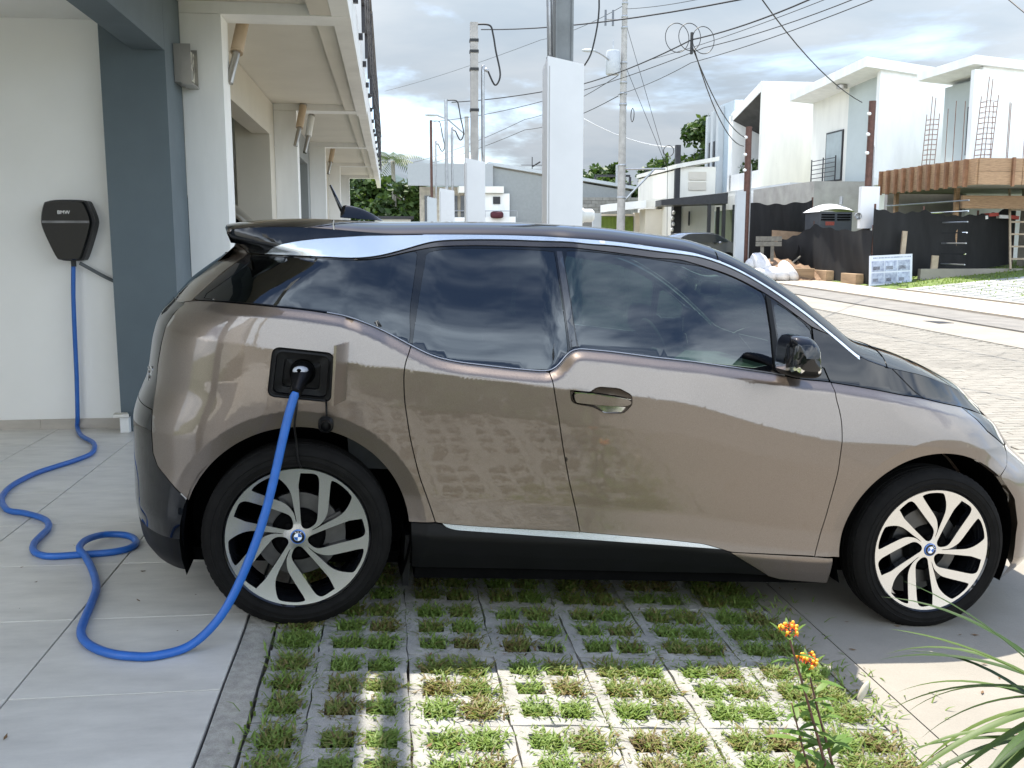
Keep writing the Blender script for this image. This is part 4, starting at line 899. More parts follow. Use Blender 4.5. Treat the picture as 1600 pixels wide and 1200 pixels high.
# ================================================================= ROW OF HOUSES ON THE LEFT
SKIRTT = mat('skirting_tile', (.44, .40, .35), .4, var=.12, vs=5, stretch=(1, 1, 3))
LAMPW = mat('lamp_tube_tan', (.52, .40, .28), .5, var=.08); STL = mat('brushed_steel', (.42, .40, .37), .32, metal=.85, var=.1)
def row_house(k, col, endcol, label):
    y0 = 1.74 + 6 * k; z0 = .0153 * max(0, y0 + 6 - 8) * .9
    h = thing('row_house', label, 'house', 0, 0, z0, group=None)
    F0, F1 = y0 + 6.0, y0 + 6.32                             # white fin at the far side of the unit
    def P(nm, b, m, **kw): return b.build(nm, m, h, **kw)
    P('fin_column', BX(-1.52, -1.22, F0, F1, -.25, 3.08), WHITE)
    P('frame_band', BX(-1.52, -.258, F0, F1, 3.083, 3.45), WHITE)
    P('balcony_fascia', BX(-.40, -.262, F1, F0 + 6, 3.10, 3.45), WHITE)
    b = BX(-1.74, -.401, y0 + .322, F0 - .002, 3.17, 3.40); b.box(-.56, -.401, y0 + .325, F0 - .004, 3.09, 3.168); P('balcony_soffit', b, SOFFIT if k != 0 else BEIGE)
    if k >= 0 or True:
        P('balcony_fascia', BX(-.399, -.26, y0 + .322, F0 - .002, 3.085, 3.45), WHITE)
    P('carport_column', BX(-1.96, -1.523, y0 + 5.46, F0 - .003, -.25, 3.16), col)
    P('carport_beam', BX(-1.742, -1.523, y0 + .33, y0 + 5.457, 2.71, 3.16), col)
    w_ = P('end_wall', BX(-6.6, -1.964, y0 + 5.60, y0 + 5.80, -.2, 3.3), endcol)
    s = None
    for i in range(8): x = -1.966 - .60 * i; BX(max(x - .598, -6.5), x, y0 + 5.585, y0 + 5.598, .0 if k == 0 else -.02, .098, bev=.002).build('skirting_tile', SKIRTT, w_)
    P('carport_ceiling', BX(-6.5, -1.745, y0 + .33, y0 + 5.598, 2.93, 3.1), GARAGE)
    P('back_wall', BX(-6.8, -6.602, y0, y0 + 6, -.2, 3.3), endcol)
    up = P('upper_wall', BX(-6.8, -1.75, y0 + .0, y0 + 5.999, 3.405, 6.2), WHITE)
    P('roof', BX(-6.9, -1.4, y0 + .0, y0 + 5.999, 6.203, 6.4), PALEGREY)
    fr = P('balcony_door', BX(-1.749, -1.70, y0 + 1.6, y0 + 4.2, 3.45, 5.6), DARKST)
    for yy in (y0 + 1.68, y0 + 2.94): BX(-1.699, -1.69, yy, yy + 1.18, 3.52, 5.52).build('pane', WIN, fr)
    r = bpy.data.objects.new('balcony_railing', None); COL.objects.link(r); r.parent = h
    RAIL = mat('dark_railing', (.035, .033, .036), .4, metal=.3, var=.1)
    for i in range(5): yy = y0 + .55 + i * 1.31; BX(-.218, -.184, yy, yy + .05, 3.28, 4.36).build('railing_post', RAIL, r)
    for i in range(6): BX(-.215, -.187, y0 + .45, y0 + 5.9, 3.52 + i * .14, 3.545 + i * .14).build('railing_bar', RAIL, r)
    BX(-.222, -.165, y0 + .40, y0 + 5.95, 4.362, 4.41).build('handrail', RAIL, r)
    for i in range(4): yy = y0 + .8 + i * 1.5; BX(-.259, -.218, yy, yy + .05, 3.30, 3.36).build('rail_bracket', RAIL, r)
    return h
row_house(0, BLUEGREY, GARAGE, 'near house with dark blue grey carport column and beam behind the plugged-in car')
BX(-1.742, -1.523, 1.80, 2.06, -.2, 3.16).build('carport_column', BLUEGREY, bpy.data.objects['row_house'])
row_house(-2.05, BEIGE, WHITE, 'house with beige carport standing nearest behind the viewer')
row_house(1, BEIGE, GARAGE, 'second house in the row with beige beam over its carport')
row_house(2, GREYP, WHITE, 'third house in the row with grey carport wall and wreath')
row_house(3, BEIGE, WHITE, 'fourth house in the row, small beige balcony before the palm')
row_house(4, PALEGREY, WHITE, 'farthest house of the row, low end behind the roof aerial')
def tube_lamp(e1, z, label, tan=True):
    t = thing('wall_lamp', label, 'wall lamp', e1, -1.215, z, group='tube lamps on the white columns')
    MB().tube([(0, 0, 0), (.02, .03, .10), (.05, .10, .25)], .03, 12).build('lamp_bracket', STL, t, smooth=True, auto=40)
    MB().tube([(.05, .10, .25), (.095, .25, .55)], .05, 16).build('lamp_tube', LAMPW if tan else WHITE, t, smooth=True, auto=40)
    MB().tube([(.095, .25, .551), (.099, .262, .575)], .052, 16).build('lamp_cap', STL, t, smooth=True, auto=40)
tube_lamp(8.0, 2.62, 'largest tan tube lamp slanting beside the near white column')
tube_lamp(13.45, 2.66, 'tan tube lamp left of the second white column')
tube_lamp(14.9, 2.70, 'pale tube lamp right of the second white column', False)
tube_lamp(20.6, 2.78, 'smallest tube lamp in front of the third balcony')
# square lattice sconce on the blue grey column
sc = thing('wall_sconce', 'square steel sconce with lattice window high on the blue grey column', 'wall lamp', 7.60, -1.52, 2.54)
BX(.0, .045, -.13, .13, 0, .27).build('back_plate', STL, sc)
for yy in (-.13, .122): BX(.046, .12, yy, yy + .008, 0, .27).build('side_plate', STL, sc)
gl = BX(.085, .095, -.121, .121, .03, .24).build('diffuser', mat('frosted_glass', (.62, .60, .52), .4, var=.05), sc)
for i, (a, b_) in enumerate((((-.11, .05), (.1, .22)), ((-.02, .03), (.05, .24)), ((-.11, .15), (.11, .12)), ((.02, .04), (.11, .17)), ((-.08, .23), (.0, .10)))):
    MB().tube([(.10, a[0], a[1]), (.10, b_[0], b_[1])], .004, 6).build('lattice_bar', STL, gl)
BX(.046, .125, -.13, .13, -.012, -.001).build('bottom_plate', STL, sc)

# ------------------------------------------------------------- wall charger, cable, small things by the wall
ch = thing('wall_charger', 'black wall charging unit with maker lettering and light bar', 'charger', 7.34, -2.245, 1.46)
def shield(k, d): return [(x * k + d, z * k) for x, z in ((-.145, .225), (.105, .225), (.125, .205), (.162, .10), (.160, .04), (.078, -.19), (.055, -.205), (-.075, -.205), (-.10, -.185), (-.185, .03), (-.187, .10), (-.165, .19))]
def shell(poly0, poly1, y0, y1): n = len(poly0); b = MB(); b.v = [(x, y0, z) for x, z in poly0] + [(x, y1, z) for x, z in poly1]; b.f = [tuple(range(n, 2 * n))] + [(i, (i + 1) % n, n + (i + 1) % n, n + i) for i in range(n)] + [tuple(range(n))[::-1]]; b.m = [0] * len(b.f); return b
CB = mat('charger_black', (.004, .0042, .0045), .12, coat=.0, spec=.25, var=.05); CS = mat('charger_grey', (.012, .012, .013), .5, var=.1)
rp = lambda k: [tuple(p) for p in round_poly([(a, b) for a, b in shield(k, 0)], 2)]
shell(rp(1.0), rp(1.0), .0, -.10).build('back_housing', CS, ch, loc=(.015, -.0, 0))
shell(rp(.97), rp(.97), -.101, -.125).build('front_cover', CB, ch, loc=(0, 0, 0))
shell(rp(.97), rp(.93), -.1255, -.14).build('cover_face', CB, ch)
BX(-.168, .148, -.1445, -.1405, .062, .078).build('light_bar', mat('light_bar_grey', (.16, .16, .165), .3, var=.5, vs=6), ch)
me = text_mesh('BMW', .036, .0012); me.materials.append(mat('lettering_silver', (.55, .55, .56), .3, metal=.6, var=.02)); link('lettering', me, ch, loc=(-.02, -.1415, .135), rot=(R(90), 0, 0))
MB().tube([(-.0, -.06, -.20), (-.0, -.06, -.245)], .018, 12).build('cable_gland', CS, ch)
CAB = mat('blue_charging_cable', (.018, .115, .42), .42, var=.1, vs=20, bump=.03, bs=200)
fl = [(7.301,-2.302),(6.985,-2.177),(6.756,-2.037),(6.545,-1.964),(6.35,-1.939),(6.172,-1.983),(6.038,-2.035),(5.879,-2.093),(5.741,-2.116),(5.594,-2.126),(5.453,-2.115),(5.277,-2.073),(5.121,-2.002),(5.03,-1.94),(4.985,-1.856),(4.888,-1.741),(4.794,-1.677),(4.686,-1.644),(4.585,-1.639),(4.469,-1.63),(4.356,-1.594),(4.289,-1.539),(4.266,-1.478),(4.28,-1.362),(4.296,-1.259),(4.343,-1.189),(4.425,-1.173),(4.515,-1.213),(4.55,-1.27),(4.518,-1.348),(4.408,-1.386),(4.309,-1.384),(4.217,-1.33),(4.046,-1.252),(3.852,-1.183),(3.678,-1.152),(3.519,-1.129),(3.401,-1.107),(3.315,-1.068),(3.246,-1.012),(3.198,-.948),(3.171,-.879),(3.165,-.80),(3.17,-.73)]
CR = .0155
pts = [PE(7.28, -2.248, 1.22), PE(7.28, -2.262, 1.0), PE(7.285, -2.272, .7), PE(7.29, -2.28, .4), PE(7.29, -2.292, .12)]
for i, (a, b_) in enumerate(fl):
    z = g0(b_) + CR + .004
    if 27 <= i <= 32: z += .026 * math.exp(-((i - 30.2) / 1.6) ** 2)
    pts.append(PE(a, b_, z))
def cw(s, wv, t): return CAR_M @ Vector((s, -wv, t))
plug_out = cw(-.028, .985, .895)
n0 = Vector(pts[-1])
pts = pts[:-1] + [PE(3.215, -.702, .028), PE(3.240, -.617, .094), PE(3.257, -.552, .190), PE(3.275, -.484, .339), PE(3.288, -.438, .47), PE(3.297, -.402, .602), PE(3.304, -.375, .712), PE(3.311, -.349, .811), plug_out]
MB().tube(smooth_path(pts, 6), CR, 10).build('charging_cable', CAB, None, smooth=True)
cab_o = bpy.data.objects['charging_cable']; tag(cab_o, 'bright blue charging cable curling over the tiles from charger to car', 'cable')
pg = MB(); a, b_ = plug_out, cw(-.010, .84, .955); d = (b_ - a).normalized()
pg.tube([a - d * .01, a, a + d * .05, a + d * .075, a + d * .11, b_ - d * .01, b_], [.018, .021, .023, .030, .034, .036, .036], 18); po = pg.build('charging_plug', SATIN, None, smooth=True, auto=50)
po.parent = cab_o
pc_ = MB(); q = a + d * .075 + Vector((0, 0, .022)); pc_.ell(q + d * .028, (.028, .030, .016), 14, 8); pc_.build('plug_cap', mat('plug_grey', (.52, .54, .58), .4, var=.05), po, smooth=True)
bb = MB(); bb.ell(q + d * .012 + Vector((0, -.012, .010)), (.008, .008, .006), 10, 6); bb.build('plug_button', MATTE, po, smooth=True)
cd = MB().tube(smooth_path([PE(7.27, -2.20, 1.24), PE(7.29, -2.14, 1.20), PE(7.30, -2.06, 1.15), PE(7.315, -1.97, 1.10)], 6), .013, 10).build('conduit', mat('grey_conduit', (.09, .10, .105), .6, var=.1), None, smooth=True)
tag(cd, 'grey flexible conduit running from the charger to the column', 'conduit')
dm = thing('gate_stop', 'small white block with steel cap at the foot of the blue grey column', 'post', 7.17, -1.925, .02)
BX(-.03, .03, -.03, .03, 0, .115, bev=.004).build('block', WHITE, dm)
b = MB(); b.box(-.07, .04, -.05, .02, .117, .15, bev=.012); b.build('steel_cap', CHROME, dm)

# ------------------------------------------------------------- black car in the next carport, wreath
nc = thing('parked_car', 'black car parked in the neighbouring carport, roof just showing', 'car', 11.7, -2.35, .05, group=None)
def simple_car(root, paint, L_=4.3, wd_=1.75, hood=True, hh=1.5):
    b = MB(); prof = [(-L_ / 2, .35), (-L_ / 2 + .02, .75), (-L_ / 2 + .25, .95), (-L_ * .28, 1.0), (-L_ * .12, hh - .06), (L_ * .02, hh), (L_ * .2, hh - .04), (L_ * .36, 1.06), (L_ / 2 - .06, .95), (L_ / 2, .6), (L_ / 2 - .03, .3)]
    ps = smooth_path([(a, 0, z) for a, z in prof], 4); n = len(ps); sec = []
    for p in ps:
        t = p.z; wv = wd_ / 2 * (1 - .25 * max(0, (t - .9) / .6)) * (1 - .12 * (abs(p.x) / (L_ / 2)) ** 4); sec.append(wv)
    for sd in (0, .8, .95, 1):
        pass
    for i, p in enumerate(ps):
        for v in (-1, -.93, -.7, 0, .7, .93, 1): b.v.append((p.x, v * sec[i], p.z - (.05 * abs(v) ** 4)))
    for i in range(n - 1):
        for j in range(6): a = i * 7 + j; b.f.append((a, a + 1, a + 8, a + 7)); b.m.append(0)
    o = len(b.v)
    for sd, j in ((-1, 0), (1, 6)):
        s0 = len(b.v); b.v += [(p.x, sd * (sec[i] + .02), max(.3, min(p.z - .05, .3))) for i, p in enumerate(ps)]
        for i in range(n - 1): b.f.append((i * 7 + j, (i + 1) * 7 + j, s0 + i + 1, s0 + i)); b.m.append(0)
    b.build('body', paint, root, smooth=True, auto=40)
    for sd in (-1, 1):
        pp = [(-L_ * .25, 1.0), (-L_ * .12, hh - .12), (L_ * .03, hh - .07), (L_ * .19, hh - .11), (L_ * .31, 1.06)]
        MB().prism(pp, 'y', sd * (wd_ / 2 * .90), sd * (wd_ / 2 * .915 + .012)).build('side_window', WIN, root)
        for x in (-L_ * .31, L_ * .30):
            wl = MB().lathe([(.2, -.1), (.30, -.1), (.325, -.08), (.325, .08), (.30, .1), (.2, .1)], 'y', 28).build('wheel', RUBBER, root, loc=(x, sd * (wd_ / 2 - .08), .325), smooth=True, auto=30)
            rb = MB(); rb.lathe([(.19, .0), (.205, .03), (.2, -.03)], 'y', 28)
            for k in range(7): a = 2 * math.pi * k / 7; rb.tube([(.03 * math.cos(a), 0, .03 * math.sin(a)), (.195 * math.cos(a), 0, .195 * math.sin(a))], .018, 6)
            rb.build('rim', ALU, wl, smooth=True, loc=(0, sd * .09, 0))
    for sd in (-1, 1): MB().ell((L_ / 2 - .12, sd * (wd_ / 2 - .28), .78), (.1, .2, .07), 12, 6).build('headlight', mat('car_lamp', (.5, .52, .54), .1, var=.1), root, smooth=True)
    for sd in (-1, 1): MB().ell((L_ * .2, sd * (wd_ / 2 + .05), 1.02), (.08, .1, .06), 10, 6).build('wing_mirror', paint, root, smooth=True)
simple_car(nc, BLACK, 4.4, 1.78, hh=1.86); nc.rotation_euler.z = YA + R(180)
wr = thing('wreath', 'round dried wreath hanging on the grey carport wall', 'wreath', 19.0, -1.75, 1.25)
b = MB(); r_ = random.Random(3)
for k in range(160):
    a = r_.random() * 6.283; rr = .36 + r_.gauss(0, .05); p = Vector((rr * math.cos(a), r_.gauss(-.05, .03), rr * math.sin(a))); q = p + Vector((r_.gauss(0, .07), r_.gauss(-.02, .03), r_.gauss(0, .07))); b.tube([p, q], .012, 4)
b.build('twigs', mat('dry_twigs', (.30, .24, .16), .9, var=.3), wr)

# ------------------------------------------------------------- meter pillars with service masts
PILW = mat('pillar_white', (.70, .71, .715), .6, var=.05, vs=1.2, bump=.05, bs=120)
def pillar(e1, e2, wd_, top, label, m=PILW, mast='steel', mtop=6.4, con=True, dp=.40, meter=False):
    z0 = gz(e1, e2) - .1; t = thing('meter_pillar', label, 'meter pillar', e1, e2, z0, group='white meter pillars along the pavement')
    h = top - z0; b = MB(); x0, x1 = -wd_ / 2, wd_ / 2
    b.add([(x0, 0, 0), (x1, 0, 0), (x1, dp, 0), (x0, dp, 0), (x0, 0, h), (x1, 0, h - .09), (x1, dp, h - .20), (x0, dp, h - .10)], [(3, 2, 1, 0), (4, 5, 6, 7), (0, 1, 5, 4), (1, 2, 6, 5), (2, 3, 7, 6), (3, 0, 4, 7)]); b.build('shaft', m, t)
    BX(x0 + .02, x0 + .03, -.004, -.001, .2, h - .12).build('corner_joint', mat('joint_grey', (.4, .4, .4), .8), t)
    hm = mtop - z0
    if mast == 'steel':
        b = MB(); b.box(-.11, .11, .12, .17, h - .3, hm); b.box(-.11, .11, .31, .36, h - .3, hm); b.box(-.03, .03, .171, .309, h - .3, hm); b.box(-.112, -.085, .10, .38, h - .3, hm); b.box(.085, .112, .10, .38, h - .3, hm)
        b.build('mast', mat('grey_steel_mast', (.17, .18, .18), .55, metal=.3, var=.15, vs=4), t)
    elif mast == 'concrete':
        BX(-.085, .085, .1, .27, h - .3, hm).build('mast', POLEC, t)
        for zz in (.35, .65, .78, .86): BX(-.10, .10, .085, .285, h + (hm - h) * zz, h + (hm - h) * zz + .06).build('strap', CABLEB, t)
    else: MB().tube([(0, .2, h - .3), (0, .2, hm)], .06, 10).build('mast', RUST if mast == 'rust' else GALV, t, smooth=True, auto=40)
    if con:
        xs = -.16 if mast == 'steel' else .20; ct = hm - 1.1 if mast != 'steel' else hm
        MB().tube(smooth_path([(xs, .2, h - .3), (xs - (.08 if mast == 'steel' else 0), .2, ct), (xs + .03, .2, ct + .09), (xs + .12, .2, ct + .06)], 4), .042 if mast != 'steel' else .035, 10).build('conduit', GALV, t, smooth=True)
        if mast != 'steel':
            MB().tube(smooth_path([(xs + .12, .2, ct + .05), (xs + .28, .2, ct - .25), (xs + .40, .2, ct - .02), (xs + .30, .2, ct + .5), (xs + .24, .2, hm - .25), (xs + .16, .18, hm - .05), (.06, .15, hm - .04)], 6), .022, 6).build('drop_cable', CABLEB, t, smooth=True)
        else: MB().tube([(xs - .0, .2, h + .02), (xs - .0, .2, h - .08)], .055, 10).build('conduit_collar', CABLEB, t)
    if meter:
        mt = MB().lathe([(.10, 0), (.10, .05), (.085, .06), (.085, .16), (.06, .19), (0, .20)], 'x', 24).build('meter', mat('meter_glass', (.62, .62, .58), .2, var=.1, coat=.5), t, smooth=True, auto=35, loc=(x1, .2, 1.98))
    return t
pillar(12.2, 2.225, .46, 3.67, 'tallest white meter pillar with thick grey steel mast behind the car roof', meter=True, mtop=7.5)
pillar(22.4, 2.0, .45, 3.29, 'white meter pillar carrying the square concrete mast with black straps', mast='concrete', mtop=6.29)
pillar(33.6, 2.02, .50, 3.22, 'shorter white meter pillar with thin grey pipe mast', mast='galv', mtop=6.2)
pillar(43.9, 1.96, .42, 3.40 - .0, 'smallest grey meter pillar with brown pipe mast', m=PALEGREY, mast='rust', mtop=6.75)
pillar(-5.9, 3.0, .48, 3.60, 'white meter pillar with steel mast standing behind the viewer', mtop=7.2)
pillar(-17, 3.0, .48, 3.5, 'white meter pillar farthest behind the viewer', mast='concrete', mtop=6.5)
# ================================================================= ACROSS THE STREET
def P_(nm, b, m, h, **k): return b.build(nm, m, h, **k)
# --- house C (right), behind the formwork
def win(h, x, y0, y1, z0, z1, glass=CURT):
    f = BX(x - .06, x - .002, y0, y1, z0, z1).build('window', DARKST, h); BX(x - .068, x - .061, y0 + .07, y1 - .07, z0 + .07, z1 - .07).build('pane', glass, f); return f
hc_ = thing('modern_house', 'right-hand white house with grey recess and narrow window above the timber formwork', 'house', 0, 0, 0)
P_('wall', BX(19.0, 27, 29.75, 29.95, .3, 6.95), WHITE, hc_); P_('wall', BX(19.9, 27, 29.951, 32.9, .3, 6.9), PALEGREY, hc_)
P_('fin_wall', BX(18.72, 19.0, 29.75, 29.95, .3, 6.86), WHITE, hc_)
P_('recess_wall', BX(19.55, 19.898, 29.952, 32.78, 3.6, 6.75), mat('grey_green_paint', (.40, .44, .435), .62, var=.05, vs=1.2), hc_)
b = MB(); b.add([(18.6, 29.6, 7.0), (27.2, 29.6, 6.3), (27.2, 33.0, 6.3), (18.6, 33.0, 7.0), (18.6, 29.6, 7.28), (27.2, 29.6, 6.55), (27.2, 33.0, 6.55), (18.6, 33.0, 7.28)], [(3, 2, 1, 0), (4, 5, 6, 7), (0, 1, 5, 4), (1, 2, 6, 5), (2, 3, 7, 6), (3, 0, 4, 7)]); P_('roof', b, WHITE, hc_)
win(hc_, 19.55, 30.75, 31.25, 4.3, 5.9)
P_('ledge', BX(18.9, 19.548, 29.96, 36.4, 3.58, 3.85), WHITE, hc_)
# --- house B
hb_ = thing('modern_house', 'middle white house with grey recess, black framed balcony door and round soffit lamp', 'house', 0, 0, 0)
P_('side_wall', BX(19.0, 27.5, 36.4, 36.65, .5, 8.02), WHITE, hb_)
P_('recess_wall', BX(19.35, 27.5, 36.652, 39.65, .5, 7.9), mat('pale_green_paint', (.47, .52, .51), .62, var=.05, vs=1.2), hb_)
P_('front_wall', BX(19.38, 27.5, 39.652, 43.2, .5, 7.8), CREAM, hb_)
b = MB(); b.add([(18.3, 36.2, 8.05), (27.6, 36.2, 7.0), (27.6, 43.4, 7.0), (18.3, 43.4, 7.75), (18.3, 36.2, 8.42), (27.6, 36.2, 7.3), (27.6, 43.4, 7.3), (18.3, 43.4, 8.1)], [(3, 2, 1, 0), (4, 5, 6, 7), (0, 1, 5, 4), (1, 2, 6, 5), (2, 3, 7, 6), (3, 0, 4, 7)]); P_('roof', b, WHITE, hb_)
MB().lathe([(0, 7.60), (.22, 7.60), (.22, 7.75)], 'z', 20, (18.85, 39.3, .1)).build('soffit_lamp', STL, hb_, smooth=True, auto=30)
win(hb_, 19.38, 40.0, 41.6, 4.0, 6.15)
r = bpy.data.objects.new('balcony_rail', None); COL.objects.link(r); r.parent = hb_
for i in range(6): BX(19.0, 19.03, 39.9, 42.3, 4.0 + i * .19, 4.03 + i * .19).build('rail_bar', DARKST, r)
for yy in (39.9, 41.1, 42.27): BX(18.995, 19.035, yy, yy + .04, 3.9, 5.05).build('rail_post', DARKST, r)
P_('lower_wall', BX(16.6, 19.0, 36.6, 43.0, .3, 3.75), mat('raw_grey_render', (.36, .34, .32), .8, var=.2, vs=1.5), hb_)
# --- house A with deep slanted window frame
ha_ = thing('modern_house', 'white house with a deep slanted dark window frame and plants in it', 'house', 0, 0, 0)
P_('side_wall', BX(18.4, 26, 46.9, 47.15, .6, 9.2), CREAM, ha_)
b = MB(); b.add([(18.4, 47.15, 8.75), (18.4, 51.3, 7.75), (18.4, 51.3, 8.2), (18.4, 47.15, 9.25), (26, 47.15, 8.75), (26, 51.3, 7.75), (26, 51.3, 8.2), (26, 47.15, 9.25)], [(0, 3, 2, 1), (4, 5, 6, 7), (0, 1, 5, 4), (3, 7, 6, 2), (1, 2, 6, 5), (0, 4, 7, 3)]); P_('roof', b, WHITE, ha_)
P_('frame_sill', BX(18.4, 26, 47.152, 51.3, 3.9, 4.95), WHITE, ha_); P_('frame_side', BX(18.4, 26, 51.0, 51.6, 3.9, 8.1), WHITE, ha_)
b = MB(); b.add([(18.42, 47.152, 8.74), (18.42, 51.0, 7.8), (20.8, 51.0, 6.7), (20.8, 47.152, 7.0)], [(0, 1, 2, 3)]); P_('frame_soffit', b, mat('raw_concrete_dark', (.055, .053, .052), .85, var=.35, vs=1.5), ha_)
fr = P_('window', BX(20.81, 20.9, 47.152, 51.0, 4.96, 8.7), DARKST, ha_)
for i in range(3): BX(20.79, 20.805, 47.25 + i * 1.25, 48.4 + i * 1.25, 5.0, 6.6).build('pane', WIN, fr)
P_('lower_band', BX(17.4, 18.38, 40.8, 53.0, 3.1, 3.95), PALEGREY, ha_); P_('lower_band', BX(17.2, 17.398, 43.3, 53.5, 3.0, 3.7), WHITE, ha_)
P_('ground_floor', BX(18.5, 26, 46.8, 53, .3, 3.1), PALEGREY, ha_)
fin = BX(18.7, 24, 51.65, 54.6, .5, 9.0); P_('blue_grey_fin', fin, mat('light_blue_grey', (.42, .49, .54), .6, var=.05), ha_)
for i in range(3):
    yy = 53.2 + i * .75; P_('slim_fin', BX(18.35 - .05 * i, 18.69, yy, yy + .35, .8, 8.9 - .2 * i), PALEGREY, ha_)
for yy in (53.62, 54.35): f = BX(18.30, 18.34, yy, yy + .22, 5.0, 7.0).build('slit_window', DARKST, ha_, rot=(0, 0, 0))
P_('dark_gate', BX(16.9, 17.1, 39.0, 46.5, .3, 3.2), mat('dark_blue_panel', (.03, .042, .055), .5, var=.1), ha_)
PLF = bpy.data.materials.new('leaf_card'); PLF.use_nodes = True; grass_mat(PLF, [(0, (.018, .035, .012)), (.5, (.045, .085, .02)), (1, (.11, .16, .04))], .25)
def leaf_cloud(name, m, parent, clumps, n, size, seed=1, droop=.3):
    r_ = random.Random(seed); V, F, S = [], [], []
    for (cx, cy, cz, rx, ry, rz) in clumps:
        for k in range(n):
            while True:
                p = Vector((r_.uniform(-1, 1), r_.uniform(-1, 1), r_.uniform(-1, 1)))
                if .25 < p.length < 1: break
            p = p.normalized() * (p.length ** .45); c = Vector((cx + p.x * rx, cy + p.y * ry, cz + p.z * rz)); s_ = size * r_.uniform(.6, 1.4)
            a = Vector((r_.gauss(0, 1), r_.gauss(0, 1), r_.gauss(0, .6) - droop)).normalized(); b_ = a.cross(Vector((r_.gauss(0, 1), r_.gauss(0, 1), r_.gauss(0, 1)))).normalized(); o = len(V)
            V += [c, c + a * s_ * .5 + b_ * s_ * .3, c + a * s_, c + a * s_ * .5 - b_ * s_ * .3]; F.append((o, o + 1, o + 2, o + 3)); S += [min(1, max(0, r_.gauss(.5, .22)))] * 4
    me = bpy.data.meshes.new(name); me.from_pydata([tuple(v) for v in V], [], F); me.materials.append(m); me.attributes.new('shade', 'FLOAT', 'POINT').data.foreach_set('value', S)
    o = link(name, me, parent); o['kind'] = 'stuff' if parent is not None else 'stuff'; return o
pb = thing('balcony_plants', 'bushy plants in the dark slanted window of the white house', 'plant', 47.1, 19.2, 4.96)
leaf_cloud('foliage', PLF, pb, [(0, .4 + .75 * i, .30, .5, .5, .42) for i in range(5)], 150, .16, 5)
# --- low cream house, black carport roof, dark post
hd_ = thing('modern_house', 'low cream house beyond the black carport roof', 'house', 0, 0, 0)
P_('wall', BX(14.3, 16.3, 47.4, 47.6, .5, 5.1), CREAM, hd_); b = MB(); b.add([(14.2, 47.2, 5.0), (16.4, 47.2, 5.4), (16.4, 55, 5.4), (14.2, 55, 5.0), (14.2, 47.2, 5.2), (16.4, 47.2, 5.6), (16.4, 55, 5.6), (14.2, 55, 5.2)], [(3, 2, 1, 0), (4, 5, 6, 7), (0, 1, 5, 4), (1, 2, 6, 5), (2, 3, 7, 6), (3, 0, 4, 7)]); P_('roof', b, CREAM, hd_)
P_('street_wall', BX(14.32, 16.3, 47.61, 55, .5, 4.95), CREAM, hd_)
for i in range(2): BX(14.9 + i * .0, 15.8, 47.34, 47.39, 3.95 + i * .5, 4.35 + i * .5).build('wall_panel', BEIGE, hd_)
win(hd_, 15.0, 47.30, 47.38, 2.2, 2.9, WIN)
cp = thing('carport_roof', 'black flat carport roof on posts in front of the cream house', 'carport', 0, 0, 0)
b = MB(); b.add([(12.4, 43.4, 3.05), (15.4, 43.0, 3.12), (16.5, 47, 3.2), (13.2, 47.3, 3.1), (12.4, 43.4, 3.3), (15.4, 43.0, 3.62), (16.5, 47, 3.7), (13.2, 47.3, 3.4)], [(3, 2, 1, 0), (4, 5, 6, 7), (0, 1, 5, 4), (1, 2, 6, 5), (2, 3, 7, 6), (3, 0, 4, 7)]); P_('roof_slab', b, DARKST, cp)
for x, y in ((14.6, 43.2), (15.3, 43.2), (16.2, 46.6)): P_('post', BX(x - .07, x + .07, y - .07, y + .07, .3, 3.1), DARKST, cp)
P_('low_wall', BX(13.6, 15.4, 44.6, 44.75, .3, 1.7), GREYP, cp)
bp = thing('black_post', 'black steel post with wire coil before the cream house', 'post', 47.5, 14.35, .4)
BX(-.12, .12, -.12, .12, 0, 5.75).build('shaft', DARKST, bp); BX(-.2, .2, -.2, .2, 0, 2.75).build('sleeve', DARKST, bp)
MB().lathe([(.26, -.02), (.28, 0), (.26, .02), (.24, 0)], 'y', 20, closed=True).build('wire_coil', CABLEB, bp, loc=(-.5, -.1, 5.45), smooth=True)
for i in range(4): MB().ell((-.25 + .05 * (i % 2), -.2, 1.6 + i * .28), (.09, .09, .1), 8, 6).build('insulator', PILW, bp, smooth=True)
# --- beige garden wall with green gate, block wall, roofs, steel frames
gw = thing('garden_wall', 'beige garden wall beyond the pillar with green slatted gate', 'wall', 0, 0, 0)
P_('wall', BX(13.6, 16.5, 51.4, 51.6, .5, 2.86), BEIGE, gw); P_('pier', BX(10.95, 11.4, 51.5, 51.8, .5, 2.92), PALEGREY, gw); P_('pier', BX(13.2, 13.6, 51.35, 51.7, .5, 2.95), BEIGE, gw); P_('lintel', BX(11.4, 13.2, 51.5, 51.7, 2.78, 2.88), BEIGE, gw)
gt = P_('gate', BX(11.4, 13.2, 51.6, 51.63, .5, 2.77), mat('gate_frame_green', (.06, .10, .03), .6), gw)
for i in range(24): BX(11.42 + i * .074, 11.468 + i * .074, 51.55, 51.595, .55, 2.75).build('slat', mat('lime_slat', (.16, .24, .03), .55, var=.2, rnd=.2), gt)
bw = thing('block_wall', 'grey concrete block wall behind the beige garden wall', 'wall', 0, 0, 0)
P_('core', BX(11.5, 19, 60.05, 60.25, .5, 4.1), mat('mortar', (.16, .155, .15), .9), bw)
CBK = mat('concrete_block', (.23, .225, .215), .9, var=.2, vs=3, rnd=.25, bump=.2)
for j in range(7):
    for i in range(16): x = 11.5 + i * .46 + (.23 if j % 2 else 0); BX(x, x + .44, 60.0, 60.049, 2.70 + j * .21, 2.89 + j * .21).build('block', CBK, bw)
rs = thing('pale_shed', 'low building with pale sloping roof edge behind the utility pole', 'shed', 0, 0, 0)
